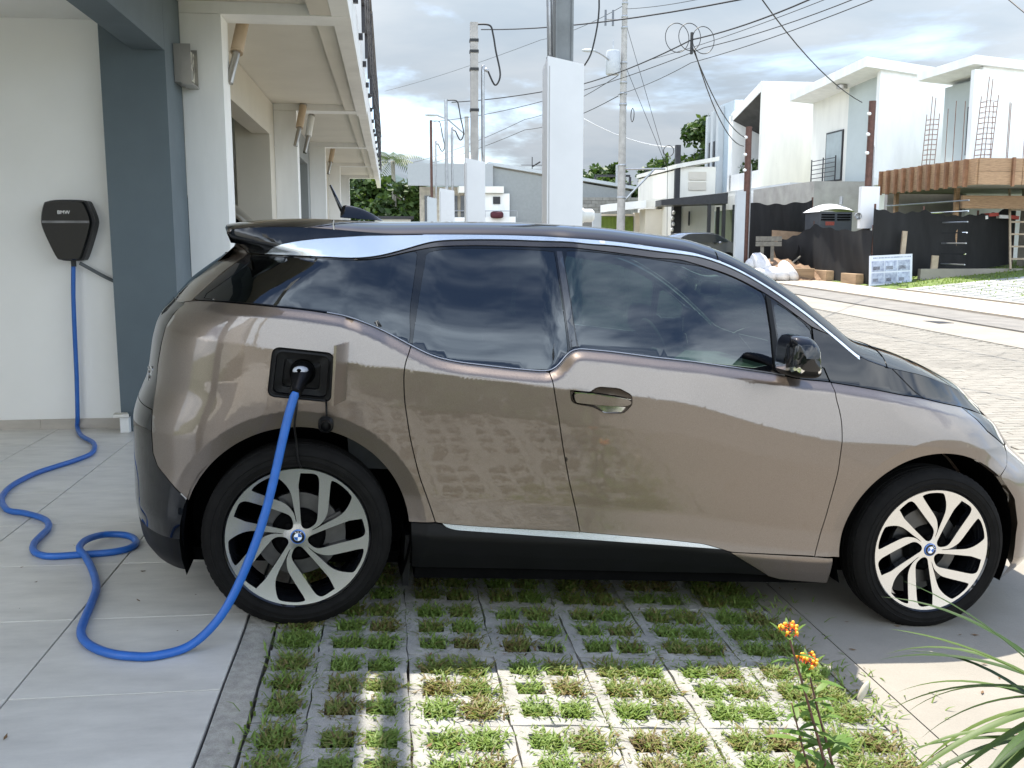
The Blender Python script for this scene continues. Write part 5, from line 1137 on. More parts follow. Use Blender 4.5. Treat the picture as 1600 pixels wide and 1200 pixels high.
for (x0, x1, z0, z1, m) in ((11.3, 13.3, 2.95, 3.3, WHITE), (13.3, 15.0, 3.15, 3.62, CREAM)):
    b = MB(); b.add([(x0, 49.6, z0), (x1, 49.4, z0 + .2), (x1, 51.2, z0 + .2), (x0, 51.3, z0), (x0, 49.6, z0 + .38), (x1, 49.4, z0 + .58), (x1, 51.2, z0 + .58), (x0, 51.3, z0 + .38)], [(3, 2, 1, 0), (4, 5, 6, 7), (0, 1, 5, 4), (1, 2, 6, 5), (2, 3, 7, 6), (3, 0, 4, 7)]); P_('roof_edge', b, m, rs)
P_('wall', BX(13.4, 16, 49.9, 51.1, .5, 3.1), BEIGE, rs)
sf = thing('steel_frame', 'black steel terrace frame above the block wall', 'steel frame', 0, 0, 0)
P_('beam', BX(12.5, 15.7, 62.2, 62.4, 4.75, 5.15), DARKST, sf)
for x0, x1, z in ((13.3, 15.6, 5.55), (16.6, 18.3, 5.9)):
    P_('beam', BX(x0, x1, 62.0, 62.1, z, z + .14), DARKST, sf)
    for x in (x0, x1): P_('post', BX(x - .07, x + .07, 62.0, 62.14, 2.5, z), DARKST, sf)
P_('post', BX(14.6, 14.72, 61.8, 61.9, 2.5, 6.3), GALV, sf); P_('post', BX(21.3, 21.6, 61.8, 62.0, 2.5, 6.3), DARKST, sf)
# --- grey house at the end of the street
gh = thing('grey_house', 'grey house with sloping roof and white balcony at the far end of the street', 'house', 0, 0, 0)
P_('parapet', BX(1.25, 6.55, 61.0, 61.3, 4.85, 6.2), mat('parapet_grey', (.36, .375, .385), .6, var=.04), gh)
b = MB(); b.add([(6.6, 61.3, .5), (15.5, 61.3, .5), (15.5, 61.3, 4.6), (6.6, 61.3, 6.0)], [(0, 1, 2, 3)]); b.add([(6.6, 61.3, .5), (6.6, 66, .5), (6.6, 66, 6.0), (6.6, 61.3, 6.0)], [(3, 2, 1, 0)]); P_('side_wall', b, mat('gable_grey', (.26, .275, .275), .62, var=.06), gh)
b = MB(); b.add([(6.3, 61.1, 6.15), (15.8, 61.1, 4.7), (15.8, 67, 4.7), (6.3, 67, 6.15), (6.3, 61.1, 6.35), (15.8, 61.1, 4.9), (15.8, 67, 4.9), (6.3, 67, 6.35)], [(3, 2, 1, 0), (4, 5, 6, 7), (0, 1, 5, 4), (1, 2, 6, 5), (2, 3, 7, 6), (3, 0, 4, 7)]); P_('roof', b, PALEGREY, gh)
P_('front_wall', BX(2.0, 6.59, 62.3, 62.5, .5, 4.85), mat('tan_stone', (.42, .38, .31), .8, var=.3, vs=4), gh); P_('canopy', BX(4.4, 7.2, 60.7, 62.0, 4.42, 4.82), CREAM, gh)
for x in (2.3, 3.9, 4.6, 5.3): f = P_('window', BX(x, x + .5, 62.22, 62.29, 2.6, 4.3), WIN, gh); BX(x + .22, x + .27, 62.19, 62.215, 2.62, 4.28).build('mullion', PALEGREY, f)
P_('balcony_wall', BX(6.0, 7.9, 60.4, 60.55, 2.2, 2.95), WHITE, gh); P_('balcony_wall', BX(3.2, 5.0, 60.4, 60.5, 2.2, 2.9), WHITE, gh); P_('white_wall', BX(5.5, 7.6, 61.05, 61.25, 2.9, 4.4), WHITE, gh)
f = P_('small_window', BX(6.55, 7.0, 60.98, 61.04, 3.75, 4.2), DARKST, gh)
b = MB(); b.tube([(3.2, 60.4, 3.3), (8.0, 60.4, 3.3)], .025, 6); [b.tube([(x, 60.4, 2.9), (x, 60.4, 3.3)], .02, 6) for x in (4, 5, 6, 7, 8)]; P_('rail', b, GALV, gh)
MB().ell((6.7, 60.2, 3.05), (.42, .3, .22), 12, 8, e=.6).build('balcony_cushion', mat('maroon_cloth', (.07, .012, .02), .8), gh, smooth=True)
b = MB(); b.tube([(9.1, 61.5, 5.7), (9.1, 61.5, 6.7)], .03, 6); b.tube([(8.4, 61.5, 6.2), (10.0, 61.5, 6.2)], .02, 6); b.tube([(9.1, 61.4, 6.1), (9.6, 61.4, 6.4)], .05, 6); P_('roof_aerial', b, CABLEB, gh)
lh = thing('low_house', 'low white house with dark roof edge under the leafy tree', 'house', 66, -.9, 1); P_('wall', BX(0, 2.4, 0, 4, -1, 1.9), WHITE, lh); P_('roof', BX(-.2, 2.6, -.3, 4.2, 1.903, 2.1), DARKST, lh)
for i in range(2): P_('window', BX(.5 + i * .9, .95 + i * .9, -.05, -.002, .6, 1.5), WIN, lh)
lw = thing('yard_wall', 'pale cream yard wall with red brick piers at the street end', 'wall', 58, -2.6, .9); P_('wall', BX(0, 3.0, 0, .2, -1, 1.3), CREAM, lw)
for i in range(4): P_('pier', BX(1.8 + i * .55, 2.0 + i * .55, -.2, -.002, -1, 1.55), mat('red_brick_paint', (.30, .11, .06), .8, var=.2), lw)

# ------------------------------------------------------------- construction site
dp_ = thing('dirt_pile', 'heap of brown dirt beside the sandbags', 'dirt pile', 31.0, 12.9, .12)
b = MB(); rr = random.Random(4); b.grid(lambda u, v: ((u - .5) * 3.4, (v - .5) * 4.0, max(0, .75 * math.cos((u - .5) * 2.9) * math.cos((v - .5) * 2.9) + rr.uniform(-.06, .06) - .05)), 24, 24); P_('heap', b, DIRT, dp_, smooth=True)
SB_ = mat('white_sack', (.62, .61, .60), .75, var=.15, vs=5, bump=.4, bs=12)
for i, (x, y, z, rz, tl_, nm) in enumerate(((11.75, 29.6, .72, .3, .7, 'topmost white sandbag of the heap beside the brown steel post'), (11.70, 29.2, .36, 1.0, .15, 'lower left white sandbag half behind the car roof'), (12.15, 29.2, .38, .5, .2, 'middle lower white sandbag beside the dirt'), (12.55, 29.3, .46, .8, .75, 'right white sandbag leaning toward the dirt heap'), (11.5, 29.8, .62, 1.4, .4, 'small tied white sandbag at the back left'))):
    s_ = tag(MB().ell((0, 0, 0), (.27, .42 if i < 4 else .2, .20), 16, 10, e=.75, jit=.10).build('sandbag', SB_, None, smooth=True, loc=PE(y, x, z), rot=(tl_, .15 * i, YA + rz)), nm, 'sandbag', 'white sandbags by the building site')
pw = thing('plywood_sheet', 'brown plywood sheet leaning by the black shade cloth', 'plywood', 31.5, 13.5, .75); BX(-.62, .62, -.01, .012, 0, 1.02).build('sheet', PLY, pw, rot=(R(-12), R(4), 0))
br_ = thing('site_bench', 'weathered grey plank barrier on two legs in front of the shade cloth', 'barrier', 30.6, 12.4, .7)
for z in (.55, .72): BX(-.44, .44, -.02, .02, z, z + .15).build('plank', mat('grey_plank', (.20, .19, .16), .85, var=.3, vs=6, rnd=.2), br_)
for x in (-.2, .15): BX(x - .05, x + .05, .021, .07, 0, .72).build('leg', mat('grey_plank', (.2, .19, .16)), br_)
tb = [(thing('timber_beam', l, 'timber', e1, e2, z, rot=rz, group='timbers edging the building site'), ln) for (l, e1, e2, z, rz, ln) in (('short pale timber edging in front of the dirt heap', 29.3, 12.2, .22, .05, 1.2), ('long brown timber edging under the black shade cloth', 28.6, 13.62, .16, 1.45, 2.4), ('pale timber block end next to the photo signboard', 26.75, 13.66, .12, 1.5, 1.1))]
for t_, ln in tb: BX(0, ln, -.12, .12, 0, .34, bev=.01).build('beam', mat('site_timber', (.36, .25, .15), .8, var=.3, vs=3, rnd=.25, stretch=(.3, 3, 3)), t_)
def cloth(name, label, path, hts, seed, grp='black shade cloth round the building site', thick=.012):
    t = thing(name, label, 'fence', 0, 0, 0, group=grp); r_ = random.Random(seed); n = 70; m_ = 14; ps = [Vector((a[1], a[0], 0)) for a in path]
    L_ = [0]; [L_.append(L_[-1] + (ps[i + 1] - ps[i]).length) for i in range(len(ps) - 1)]
    def at_(u):
        d = u * L_[-1]; i = max(k for k in range(len(ps) - 1) if L_[k] <= d + 1e-9); f = (d - L_[i]) / (L_[i + 1] - L_[i]); return ps[i].lerp(ps[i + 1], f), i + f
    def pt(u, v, off=0):
        p, q = at_(u); i = min(int(q), len(hts) - 2); f = q - i; lo = hts[i][0] + (hts[i + 1][0] - hts[i][0]) * f; hi = hts[i][1] + (hts[i + 1][1] - hts[i][1]) * f
        wv = .03 * math.sin(u * 21 + seed + v) * (1 - v * .4) + .008 * math.sin(u * 63 + v * 6) + .04 * math.sin(v * 5 + u * 9); hi -= .10 * abs(math.sin(q * math.pi)) + .03 * math.sin(q * 23)
        return (p.x + wv + off, p.y + wv + off, lo + (hi - lo) * v)
    b = MB(); b.grid(lambda u, v: pt(u, v), n, m_); b.grid(lambda u, v: pt(u, v, thick), n, m_); b.build('cloth', MESHF, t, smooth=True)
    for k, p in enumerate(ps): MB().tube([(p.x + .08, p.y + .1, hts[k][0] - .3), (p.x + .06, p.y + .1, hts[k][1] + .12)], .03, 6).build('stake', RUST, t)
    return t
cloth('shade_cloth_fence', 'black shade cloth wrapped round the front corner of the site before the portable toilet', [(31.6, 13.0), (30.2, 13.75), (26.3, 13.75)], [(.25, 1.4), (.18, 1.95), (.12, 1.75)], 2)
cloth('shade_cloth_fence', 'long black shade cloth run beside the lawn with ladder and studs behind', [(26.35, 13.8), (26.7, 15.5), (27.0, 17.4), (27.6, 19.0)], [(.3, 2.35), (.40, 2.30), (.55, 2.2), (.72, 2.55)], 5)
cloth('shade_cloth_fence', 'black shade cloth at the back left behind the sandbags', [(32.4, 12.15), (32.2, 14.55)], [(.3, 2.75), (.3, 2.8)], 8)
dr_ = thing('draped_cloth', 'loose black cloth and plank spilling at the fence corner', 'cloth', 30.6, 13.0, .15)
b = MB(); b.grid(lambda u, v: (u * .9 - .5 + .08 * math.sin(v * 7), .25 * math.sin(u * 6) + v * .2, (1 - v) * (1.15 * u ** 1.5) + .04 * math.sin(u * 19 + v * 5)), 18, 10); b.build('cloth', MESHF, dr_, smooth=True)
BX(0, 1.15, -.05, .0, 0, .04).build('plank', mat('grey_plank', (.2, .19, .16)), dr_, rot=(0, R(-38), 0), loc=(-.5, -.25, .05))
pt_ = thing('portable_toilet', 'dark grey portable toilet with white domed roof behind the shade cloth', 'portable toilet', 29.9, 14.35, .3)
PTG = mat('toilet_grey', (.06, .065, .072), .5, var=.1)
BX(-.55, .55, 0, 1.1, 0, 2.05).build('cabin', PTG, pt_)
for i in range(3):
    for x in (-.5, .04): BX(x, x + .45, -.03, -.001, 1.78 + i * .08, 1.82 + i * .08).build('vent_slat', MATTE, pt_)
b = MB(); b.grid(lambda u, v: (-.62 + 1.24 * u, -.06 + 1.22 * v, 2.05 + .27 * (math.sin(u * math.pi) ** .6) * (.35 + .65 * math.sin(v * math.pi) ** .5)), 16, 12); b.build('roof', mat('roof_white', (.78, .79, .8), .4, var=.05), pt_, smooth=True)
MB().tube([(.25, .2, 2.3), (.25, .2, 2.55)], .06, 10).build('vent_pipe', GALV, pt_); BX(-.35, -.05, -.006, -.001, 1.62, 1.74).build('sticker', mat('red_sticker', (.30, .06, .04), .5, var=.3, vs=30), pt_)
# formwork slab with studs
fw_ = thing('formwork', 'orange brown timber formwork with vertical studs round the new floor slab', 'formwork', 0, 0, 0)
P_('slab', BX(16.12, 22.5, 25.15, 30.3, 2.95, 3.55), CONC, fw_)
for i in range(11): y = 25.05 + i * .47; BX(16.0, 16.05, y, y + .45, 2.95, 3.66).build('board', WOOD, fw_); BX(15.90, 15.998, y + .38, y + .47, 2.9, 3.66).build('stud', mat('stud_wood', (.24, .125, .065), .8, var=.3, rnd=.3), fw_)
for i in range(3):
    for j in range(2): BX(16.05 + i * 1.3, 17.33 + i * 1.3, 25.0, 25.05, 2.95 + j * .36, 3.30 + j * .36).build('board', WOOD, fw_)
for i in range(3): x = 17.0 + i * 1.2; BX(x, x + .07, 24.92, 24.998, 2.9, 3.68).build('stud', mat('stud_wood', (.24, .125, .065)), fw_)
P_('lower_beam', BX(16.5, 19.5, 26.4, 26.5, 2.35, 2.72), WOOD, fw_)
P_('back_wall', BX(16.4, 22, 30.5, 30.7, .3, 3.0), mat('raw_grey_render', (.36, .34, .32)), fw_); P_('side_column', BX(18.9, 19.6, 26.6, 27.2, .4, 2.95), mat('raw_concrete', (.27, .25, .22), .85, var=.3, vs=2), fw_)
for (x, y) in ((16.6, 26.9), (16.3, 29.8)): P_('prop', BX(x, x + .12, y, y + .12, .3, 2.95), WOOD, fw_)
for i in range(7):
    z = .75 + i * .30; b = MB().tube([(16.2, 25.6, z), (16.2, 30.2, z)], .022, 6); b.build('steel_rail', CHROME if i % 2 else GALV, fw_)
def cage(e1, e2, z, h, label, wd_=.30, lean=0):
    t = thing('rebar_cage', label, 'rebar cage', e1, e2, z, group='rusty rebar cages standing on the slab')
    for sx in (0, wd_):
        for sy in (0, wd_): MB().tube([(sx, sy, 0), (sx + lean, sy, h + (.5 if sx == sy else 0))], .011, 5).build('bar', REBAR, t)
    for i in range(int(h / .15)): z_ = .08 + i * .15; o = lean * z_ / h; MB().tube([(o, 0, z_), (wd_ + o, 0, z_), (wd_ + o, wd_, z_), (o, wd_, z_), (o, 0, z_)], .008, 4).build('tie', REBAR, t)
cage(28.2, 16.35, 3.5, 1.75, 'left rebar cage column on the slab', .26, .08); cage(26.4, 16.95, 3.5, 2.05, 'middle, tallest rebar cage in front of the grey recess', .32, .12); cage(25.4, 18.0, 3.5, 1.9, 'right rebar cage above the formwork corner', .24, .06)
for i, (e1, e2, h) in enumerate(((28.1, 16.9, 1.9), (27.2, 16.6, 2.0), (26.9, 16.7, 1.95), (26.0, 17.0, 1.8), (26.6, 17.9, 1.9), (25.8, 17.4, 1.75), (26.0, 18.3, 2.0), (25.6, 18.8, 1.9), (25.4, 17.6, 2.1), (25.5, 19.2, 1.7), (25.6, 18.6, 2.1))):
    RL_ = ['rebar rod just right of the left cage', 'leaning rebar rod between the left and middle cages', 'longer rebar rod beside the middle cage', 'short rebar rod in front of the grey recess', 'rebar rod beside the narrow window', 'shortest rebar rod near the formwork corner', 'rebar rod right of the right cage', 'rebar rod between right cage and picture edge', 'tall rebar rod just left of the right cage', 'rebar rod nearest the right edge of the picture', 'tallest rebar rod right of the right cage']
    tag(MB().tube([PE(e1, e2, 3.5), PE(e1 + .1, e2 + .06, 3.5 + h)], .010, 5).build('rebar_rod', REBAR), 'thin rusty ' + RL_[i], 'rebar rod', 'single rebar rods on the slab')
lad = thing('ladder', 'wooden site ladder leaning against the formwork corner', 'ladder', 26.9, 18.0, .6)
for x in (0, .46): MB().tube([(x - (.12 if x == 0 else -.05), -.9, 0), (x + .45, .3, 2.75)], .035, 6).build('rail', mat('pale_timber', (.36, .29, .21), .8, var=.2), lad)
for i in range(7): f = .1 + i * .13; BX(.0, .50, -.03, .03, 0, .05).build('rung', mat('pale_timber', (.36, .29, .21)), lad, loc=(-.1 + .57 * f, -.9 + 1.2 * f, 2.75 * f))
for (e1, e2, z, h, l, wd_) in ((26.3, 14.65, .2, 1.5, 'tall pale timber stake in the shade cloth fence', .07), (26.25, 15.65, .45, .55, 'short thick timber stake at the foot of the shade cloth', .10)):
    s_ = thing('timber_stake', l, 'stake', e1, e2, z); BX(-wd_, wd_, -.03, .03, 0, h).build('stake', mat('pale_timber', (.36, .29, .21)), s_, rot=(0, R(3), 0))
tr_ = thing('red_white_boards', 'red and white boards on the ladder platform', 'boards', 27.3, 18.0, 2.1)
for i in range(4): BX(-.5 + i * .33, -.2 + i * .33, -.2, .1, .0 + .05 * (i % 2), .10 + .05 * (i % 2)).build('board', mat('red_board', (.45, .07, .05), .6) if i % 2 else WHITE, tr_, rot=(0, R(-8 + 5 * i), 0))
kw = tag(BX(15.2, 18.6, 26.15, 26.3, .1, .62).build('low_wall', CONC2, None, rot=(0, 0, YA)), 'low white concrete kerb wall between shade cloth and lawn', 'wall')
# signboard with six photos
sg = thing('signboard', 'small signboard with six blue grey pictures standing on the pavement edge', 'sign', 26.0, 13.62, .08, rot=R(2))
bd_ = BX(-.05, 1.27, -.012, .012, .05, .92).build('board', mat('sign_board', (.62, .65, .72), .5, var=.08, vs=3), sg, rot=(0, R(-2.5), 0))
for i in range(3):
    for j in range(2):
        p = BX(.02 + i * .40, .40 + i * .40, -.018, -.0125, .12 + j * .34, .42 + j * .34).build('picture', mat('picture_print', (.22, .25, .36), .5, col2=(.50, .55, .66), vs=9, rnd=.4), bd_)
        BX(.06 + i * .40, .22 + i * .40 + .05 * j, -.021, -.0185, .17 + j * .34, .27 + j * .34).build('picture_patch', mat('picture_dark', (.06, .06, .09), .5, col2=(.25, .27, .32), vs=14, rnd=.4), p)
b = MB(); rr = random.Random(2)
for k in range(26): x = .06 + k * .045; b.box(x, x + rr.uniform(.015, .035), -.017, -.0125, .832, .865)
o = b.build('heading_print', mat('print_blue', (.22, .26, .36), .5), bd_); o['kind'] = 'stuff'
for x in (.1, 1.1): BX(x, x + .04, .012, .04, -.05, .9).build('leg', WOOD, sg)
# steel posts with meters, second car
def post(e1, e2, z0, z1, label, box=None, r=.085, m=RUST):
    t = thing('service_post', label, 'post', e1, e2, z0); MB().tube([(0, 0, 0), (0, 0, z1 - z0)], r, 10).build('shaft', m, t, smooth=True, auto=40)
    MB().tube([(.12, 0, 0), (.12, 0, (z1 - z0) * .75), (.05, 0, (z1 - z0) * .78)], .025, 6).build('conduit', GALV, t)
    for k, z in enumerate((.93, .82, .72)): MB().ell((-.11, -.05, (z1 - z0) * z), (.07, .05, .05), 8, 6).build('insulator', PILW, t, smooth=True)
    if box: x0, x1, a, b_, m2 = box; BX(x0, x1, -.25, -.09, a - z0, b_ - z0).build('meter_box', m2, t); MB().lathe([(.10, 0), (.10, .06), (.07, .12), (0, .13)], 'y', 16).build('meter', GALV, t, loc=(x0 - .08, -.30, a - z0 + .35), smooth=True, auto=30, rot=(0, 0, R(0)))
    return t
post(30.5, 11.55, .15, 5.05, 'brown steel service post beside pale box left of the sandbags', (-.42, -.12, .2, 3.0, PALEGREY), .10)
post(27.1, 13.95, .15, 5.42, 'brown steel service post rising from a white meter box before the formwork', (-.32, .24, 1.78, 2.98, PILW), .10)
sc2 = thing('parked_car', 'dark grey car parked across the street, bonnet and front wheel showing', 'car', 38.5, 12.2, far_z(38.5, 12.2)); simple_car(sc2, mat('grey_car_paint', (.10, .11, .13), .25, metal=.6, coat=1, var=.05), 4.4, 1.8, hh=1.45); sc2.rotation_euler.z = YA + R(10)
# ------------------------------------------------------------- utility pole, cables
up_ = thing('utility_pole', 'tall tapered concrete power pole with transformer across the street', 'utility pole', 44.8, 10.85, .35)
MB().tube([(0, 0, 0), (.25, .9, 12.3)], [.21, .12], 14).build('shaft', POLEC, up_, smooth=True, auto=50)
for z in (12.0, 11.4, 10.9, 9.3, 8.4, 7.9, 7.4, 4.6, 3.1): x = .25 * z / 12.3; MB().lathe([(.21 - .09 * z / 12.3 + .02, -.05), (.21 - .09 * z / 12.3 + .035, 0), (.21 - .09 * z / 12.3 + .02, .05)], 'z', 14, (x, .9 * z / 12.3, z)).build('steel_band', GALV, up_)
MB().lathe([(0, 0), (.30, 0), (.33, .05), (.33, 1.0), (.28, 1.08), (0, 1.1)], 'z', 20, (-.35, .6, 8.75)).build('transformer', mat('transformer_grey', (.46, .48, .50), .5, var=.05), up_, smooth=True, auto=40)
MB().tube([(-.35, .6, 9.8), (-.35, .6, 10.35)], [.05, .02], 8).build('bushing', GALV, up_)
MB().tube(smooth_path([(.15, .6, 8.9), (-.9, .3, 9.55), (-1.3, .2, 9.7)], 5), .035, 6).build('lamp_arm', GALV, up_); MB().ell((-1.6, .15, 9.72), (.34, .12, .08), 12, 6).build('street_lamp_head', PALEGREY, up_, smooth=True)
MB().tube([(.1, .3, 4.42), (2.15, .2, 4.45)], .05, 6).build('guy_arm', GALV, up_); MB().tube([(.1, .2, 2.85), (1.6, .2, 4.4)], .05, 6).build('guy_brace', GALV, up_)
MB().tube([(.0, .5, 11.2), (-.75, .5, 11.2)], .035, 6).build('cross_arm', GALV, up_)
for x in (-.4, -.75): MB().tube([(x, .5, 10.9), (x, .5, 11.6)], .05, 8).build('insulator', mat('insulator_grey', (.12, .13, .15), .3), up_)
MB().lathe([(.30, -.02), (.33, 0), (.30, .02), (.27, 0)], 'x', 18, closed=True).build('cable_loop', CABLEB, up_, loc=(.55, .3, 6.9), smooth=True)
up2 = thing('utility_pole', 'distant power pole with street lamp arm left of the square mast', 'utility pole', 62, 5.0, 1); MB().tube([(0, 0, -1), (0, 0, 8.2)], [.2, .13], 10).build('shaft', POLEC, up2); MB().tube([(0, 0, 7.0), (-1.2, 0, 8.0), (-1.8, 0, 8.2)], .05, 6).build('lamp_arm', GALV, up2); MB().ell((-2.2, 0, 8.25), (.45, .15, .10), 10, 6).build('street_lamp_head', PALEGREY, up2, smooth=True)
def wire(name, label, pts, r, sg_=0, m=CABLEB):
    P = []
    for a, b_ in zip(pts[:-1], pts[1:]): P += sag(a, b_, sg_, 10)[:-1]
    tag(MB().tube(P + [pts[-1]], r, 5).build(name, m, smooth=True), label, 'cable', 'overhead cables')
wire('overhead_cable', 'thick black service cable crossing in front of the tall power pole', [(-.73, 23.79, 6.38), (3.41, 14.67, 4.9), (6.5, 8, 6)], .014, .12)
wire('overhead_cable', 'thick street cable rising to the coiled splice', [(-2.13, 35.09, 6.28), (2.09, 28.98, 5.95), (4.11, 22.92, 5.97), (5.55, 17.83, 5.76), (8, 6, 5.6)], .017, .08)
wire('overhead_cable', 'second street cable running just under the coiled splice', [(-3.58, 45.29, 6.85), (1.15, 37.17, 6.61), (5.4, 28.09, 6.79), (7.73, 20.99, 6.64), (11, 8, 6.4)], .013, .1)
wire('overhead_cable', 'thin line leaving the pole bands toward the right', [(4.98, 46.5, 8.22), (6.53, 36.34, 7.85), (8.8, 23.08, 7.09), (11, 10, 6.9)], .014, .1)
wire('overhead_cable', 'thin line from the pole bands to the far left', [(4.98, 46.49, 8.16), (.87, 66.87, 8.9), (-10.13, 97.11, 8.66)], .02, .3)
wire('overhead_cable', 'upper thin line from the pole bands to the far left', [(4.98, 46.63, 9.11), (.87, 66.98, 9.6), (-10.13, 97.18, 9.1)], .018, .3)
wire('overhead_cable', 'topmost line from the pole tip to the far left', [(5.16, 47.11, 12.31), (1.8, 62.62, 13.9), (-13.33, 103.9, 17)], .014, .2)
wire('overhead_cable', 'topmost line from the pole tip toward the right', [(5.22, 47.09, 12.19), (7.26, 34.61, 9.83), (10, 18, 8.6)], .014, .1)
wire('guy_wire', 'long guy wire from the pole tip to the bracket arm', [(5.28, 47.02, 11.72), (7.24, 45.69, 4.81)], .012)
wire('guy_wire', 'short guy wire from the pole middle to the bracket arm', [(5.28, 46.71, 9.64), (7.24, 45.68, 4.75), (7.3, 45.6, .3)], .012)
wire('overhead_cable', 'sagging service drop from the splice to the brown post', [(4.14, 22.89, 5.79), (7.41, 31.39, 4.68)], .014, .35)
wire('overhead_cable', 'lower sagging service drop from the splice to the brown post', [(4.18, 22.88, 5.74), (7.38, 31.35, 4.4)], .014, .5)
wire('overhead_cable', 'service drop falling to the brown post before the grey recess', [(4.88, 19.92, 6.23), (9.92, 28.08, 5.3)], .014, .25)
wire('overhead_cable', 'pale twisted service line to the black post', [(3.39, 46.33, 7.09), (8.53, 51.27, 6.27)], .02, .3, PILW)
wire('overhead_cable', 'thin upper line toward the top right corner', [(5.6, 41.54, 8.86), (8.67, 27.26, 7.96), (12, 12, 7.5)], .012, .1)
wire('overhead_cable', 'short cable dropping in the top right corner', [(6.2, 16, 6.2), (7.14, 14.68, 4.97), (7.15, 13.57, 4.29)], .010)
cs_ = thing('cable_splice', 'splice with looped spare cable hanging over the street', 'cable coil', 22.2, 6.97, 5.95, group=None)
for (x, z, r_) in ((-.35, .05, .32), (-.05, .08, .30), (.28, .02, .30)): MB().lathe([(r_, -.008), (r_ + .01, 0), (r_, .008), (r_ - .01, 0)], 'y', 28, closed=True).build('loop', CABLEB, cs_, loc=(x, .05 * x, z), rot=(0, 0, .3), smooth=True)
MB().tube([(0, 0, -.3), (0, 0, .18)], .035, 6).build('splice_clamp', CABLEB, cs_)
MB().tube(smooth_path([PE(12.4, 2.45, 5.4), PE(12.4, 2.62, 4.9), PE(12.4, 2.68, 4.3), PE(12.4, 2.60, 3.8), PE(12.4, 2.5, 3.6)], 5), .011, 6).build('service_loop', CABLEB, None, smooth=True)
tag(bpy.data.objects['service_loop'], 'thin black cable bowing out beside the tallest meter pillar', 'cable')

# ------------------------------------------------------------- trees
BARK = mat('bark', (.17, .14, .11), .9, var=.35, vs=8, bump=.5, bs=20)
def tree(name, label, e1, e2, z, h, rx, rz, n, seed, size, group=None, trunk=.2):
    t = thing(name, label, 'tree', e1, e2, z, group=group); r_ = random.Random(seed)
    b = MB(); b.tube(smooth_path([(0, 0, 0), (.1, .05, h * .3), (-.05, .1, h * .6), (.05, 0, h * .85)], 4), [trunk * (1 - .75 * i / 12) for i in range(13)], 8)
    for k in range(6): a = r_.random() * 6.28; b.tube([(0, 0, h * .35 + k * h * .07), (math.cos(a) * rx * .5, math.sin(a) * rx * .5, h * .55 + k * h * .06)], [trunk * .4, trunk * .12], 6)
    b.build('trunk', BARK, t, smooth=True)
    cl = []
    for k in range(n): a = r_.random() * 6.28; q = r_.random() ** .5; zz = r_.uniform(-1, 1); f = math.sqrt(max(.05, 1 - zz * zz * .8)); cl.append((math.cos(a) * rx * q * f, math.sin(a) * rx * q * f, h - rz + zz * rz, rx * r_.uniform(.22, .38), rx * r_.uniform(.22, .38), rz * r_.uniform(.2, .32)))
    leaf_cloud('crown', PLF, t, cl, 110, size, seed); return t
tree('broadleaf_tree', 'round dark green tree beyond the end of the house row', 76, -.9, 1.0, 5.2, 3.4, 2.1, 26, 3, .55)
tree('broadleaf_tree', 'bush-like green tree right of the palm at the street end', 70, 1.2, .9, 4.6, 2.0, 1.7, 16, 4, .5)
tree('broadleaf_tree', 'tall green tree peeping out above the cream house', 60, 20.2, .8, 8.0, 1.9, 2.0, 20, 6, .4)
tree('broadleaf_tree', 'green tree between black steel frames and the black post', 63, 18.2, .8, 5.6, 1.8, 1.8, 18, 7, .38)
tree('broadleaf_tree', 'low leafy tree above the block wall behind the bracket arm', 66, 16.6, .8, 4.7, 1.8, 1.1, 16, 8, .35)
tree('broadleaf_tree', 'pale green tree behind the block wall near the steel frame', 68, 14.9, .8, 4.4, 1.6, 1.0, 14, 9, .35)
DTL = ['distant tree low on the skyline right of the tall power pole', 'distant tree on the skyline left of the bracket arm', 'distant tree under the bracket arm below the hills', 'distant tree just left of the black post', 'distant tree hidden mostly by the cream house']
for i in range(5): tree('broadleaf_tree', DTL[i], 120 + 13 * (i % 3), 20 + i * 6.2, 1.6, 7 + (i * 37 % 5), 4.0, 3.2, 14, 20 + i, .9, group='distant trees below the hills')
pm = thing('palm_tree', 'palm with drooping fronds beyond the end of the house row', 'tree', 71.8, .35, .9)
MB().tube(smooth_path([(0, 0, 0), (.1, 0, 3), (.05, 0, 6.3)], 5), [.22, .2, .19, .18, .17, .16, .16, .16, .15, .15, .15], 10).build('trunk', mat('palm_trunk', (.33, .30, .25), .9, var=.25, vs=12), pm, smooth=True)
r_ = random.Random(12); PLM = bpy.data.materials.new('palm_leaf'); PLM.use_nodes = True; grass_mat(PLM, [(0, (.03, .05, .015)), (.6, (.07, .11, .03)), (1, (.15, .19, .06))], .25)
for k in range(16):
    a = 6.28 * k / 16 + r_.uniform(-.2, .2); el = r_.uniform(-.1, 1.1); V, F, S = [], [], []; L_ = r_.uniform(1.9, 2.6); prev = []
    for i in range(15):
        u = i / 14; rr = L_ * u * math.cos(el * (1 - .5 * u)); z = 6.3 + L_ * (u * math.sin(el) - .55 * u * u); c = Vector((rr * math.cos(a), rr * math.sin(a), z)); prev.append(c)
        if i > 1:
            d = (prev[-1] - prev[-2]).normalized(); sd_ = d.cross(Vector((0, 0, 1))).normalized(); ll = .55 * math.sin(math.pi * min(1, u * .9 + .1)) + .12
            for s_ in (-1, 1): o = len(V); tip = c + sd_ * s_ * ll * .8 + d * ll * .35 - Vector((0, 0, ll * .6)); V += [c, c + d * .10, tip]; F.append((o, o + 1, o + 2)); S += [r_.gauss(.5, .2)] * 3
    me = bpy.data.meshes.new('frond'); me.from_pydata([tuple(v) for v in V], [], F); me.materials.append(PLM); me.attributes.new('shade', 'FLOAT', 'POINT').data.foreach_set('value', [min(1, max(0, x)) for x in S]); link('frond', me, pm)
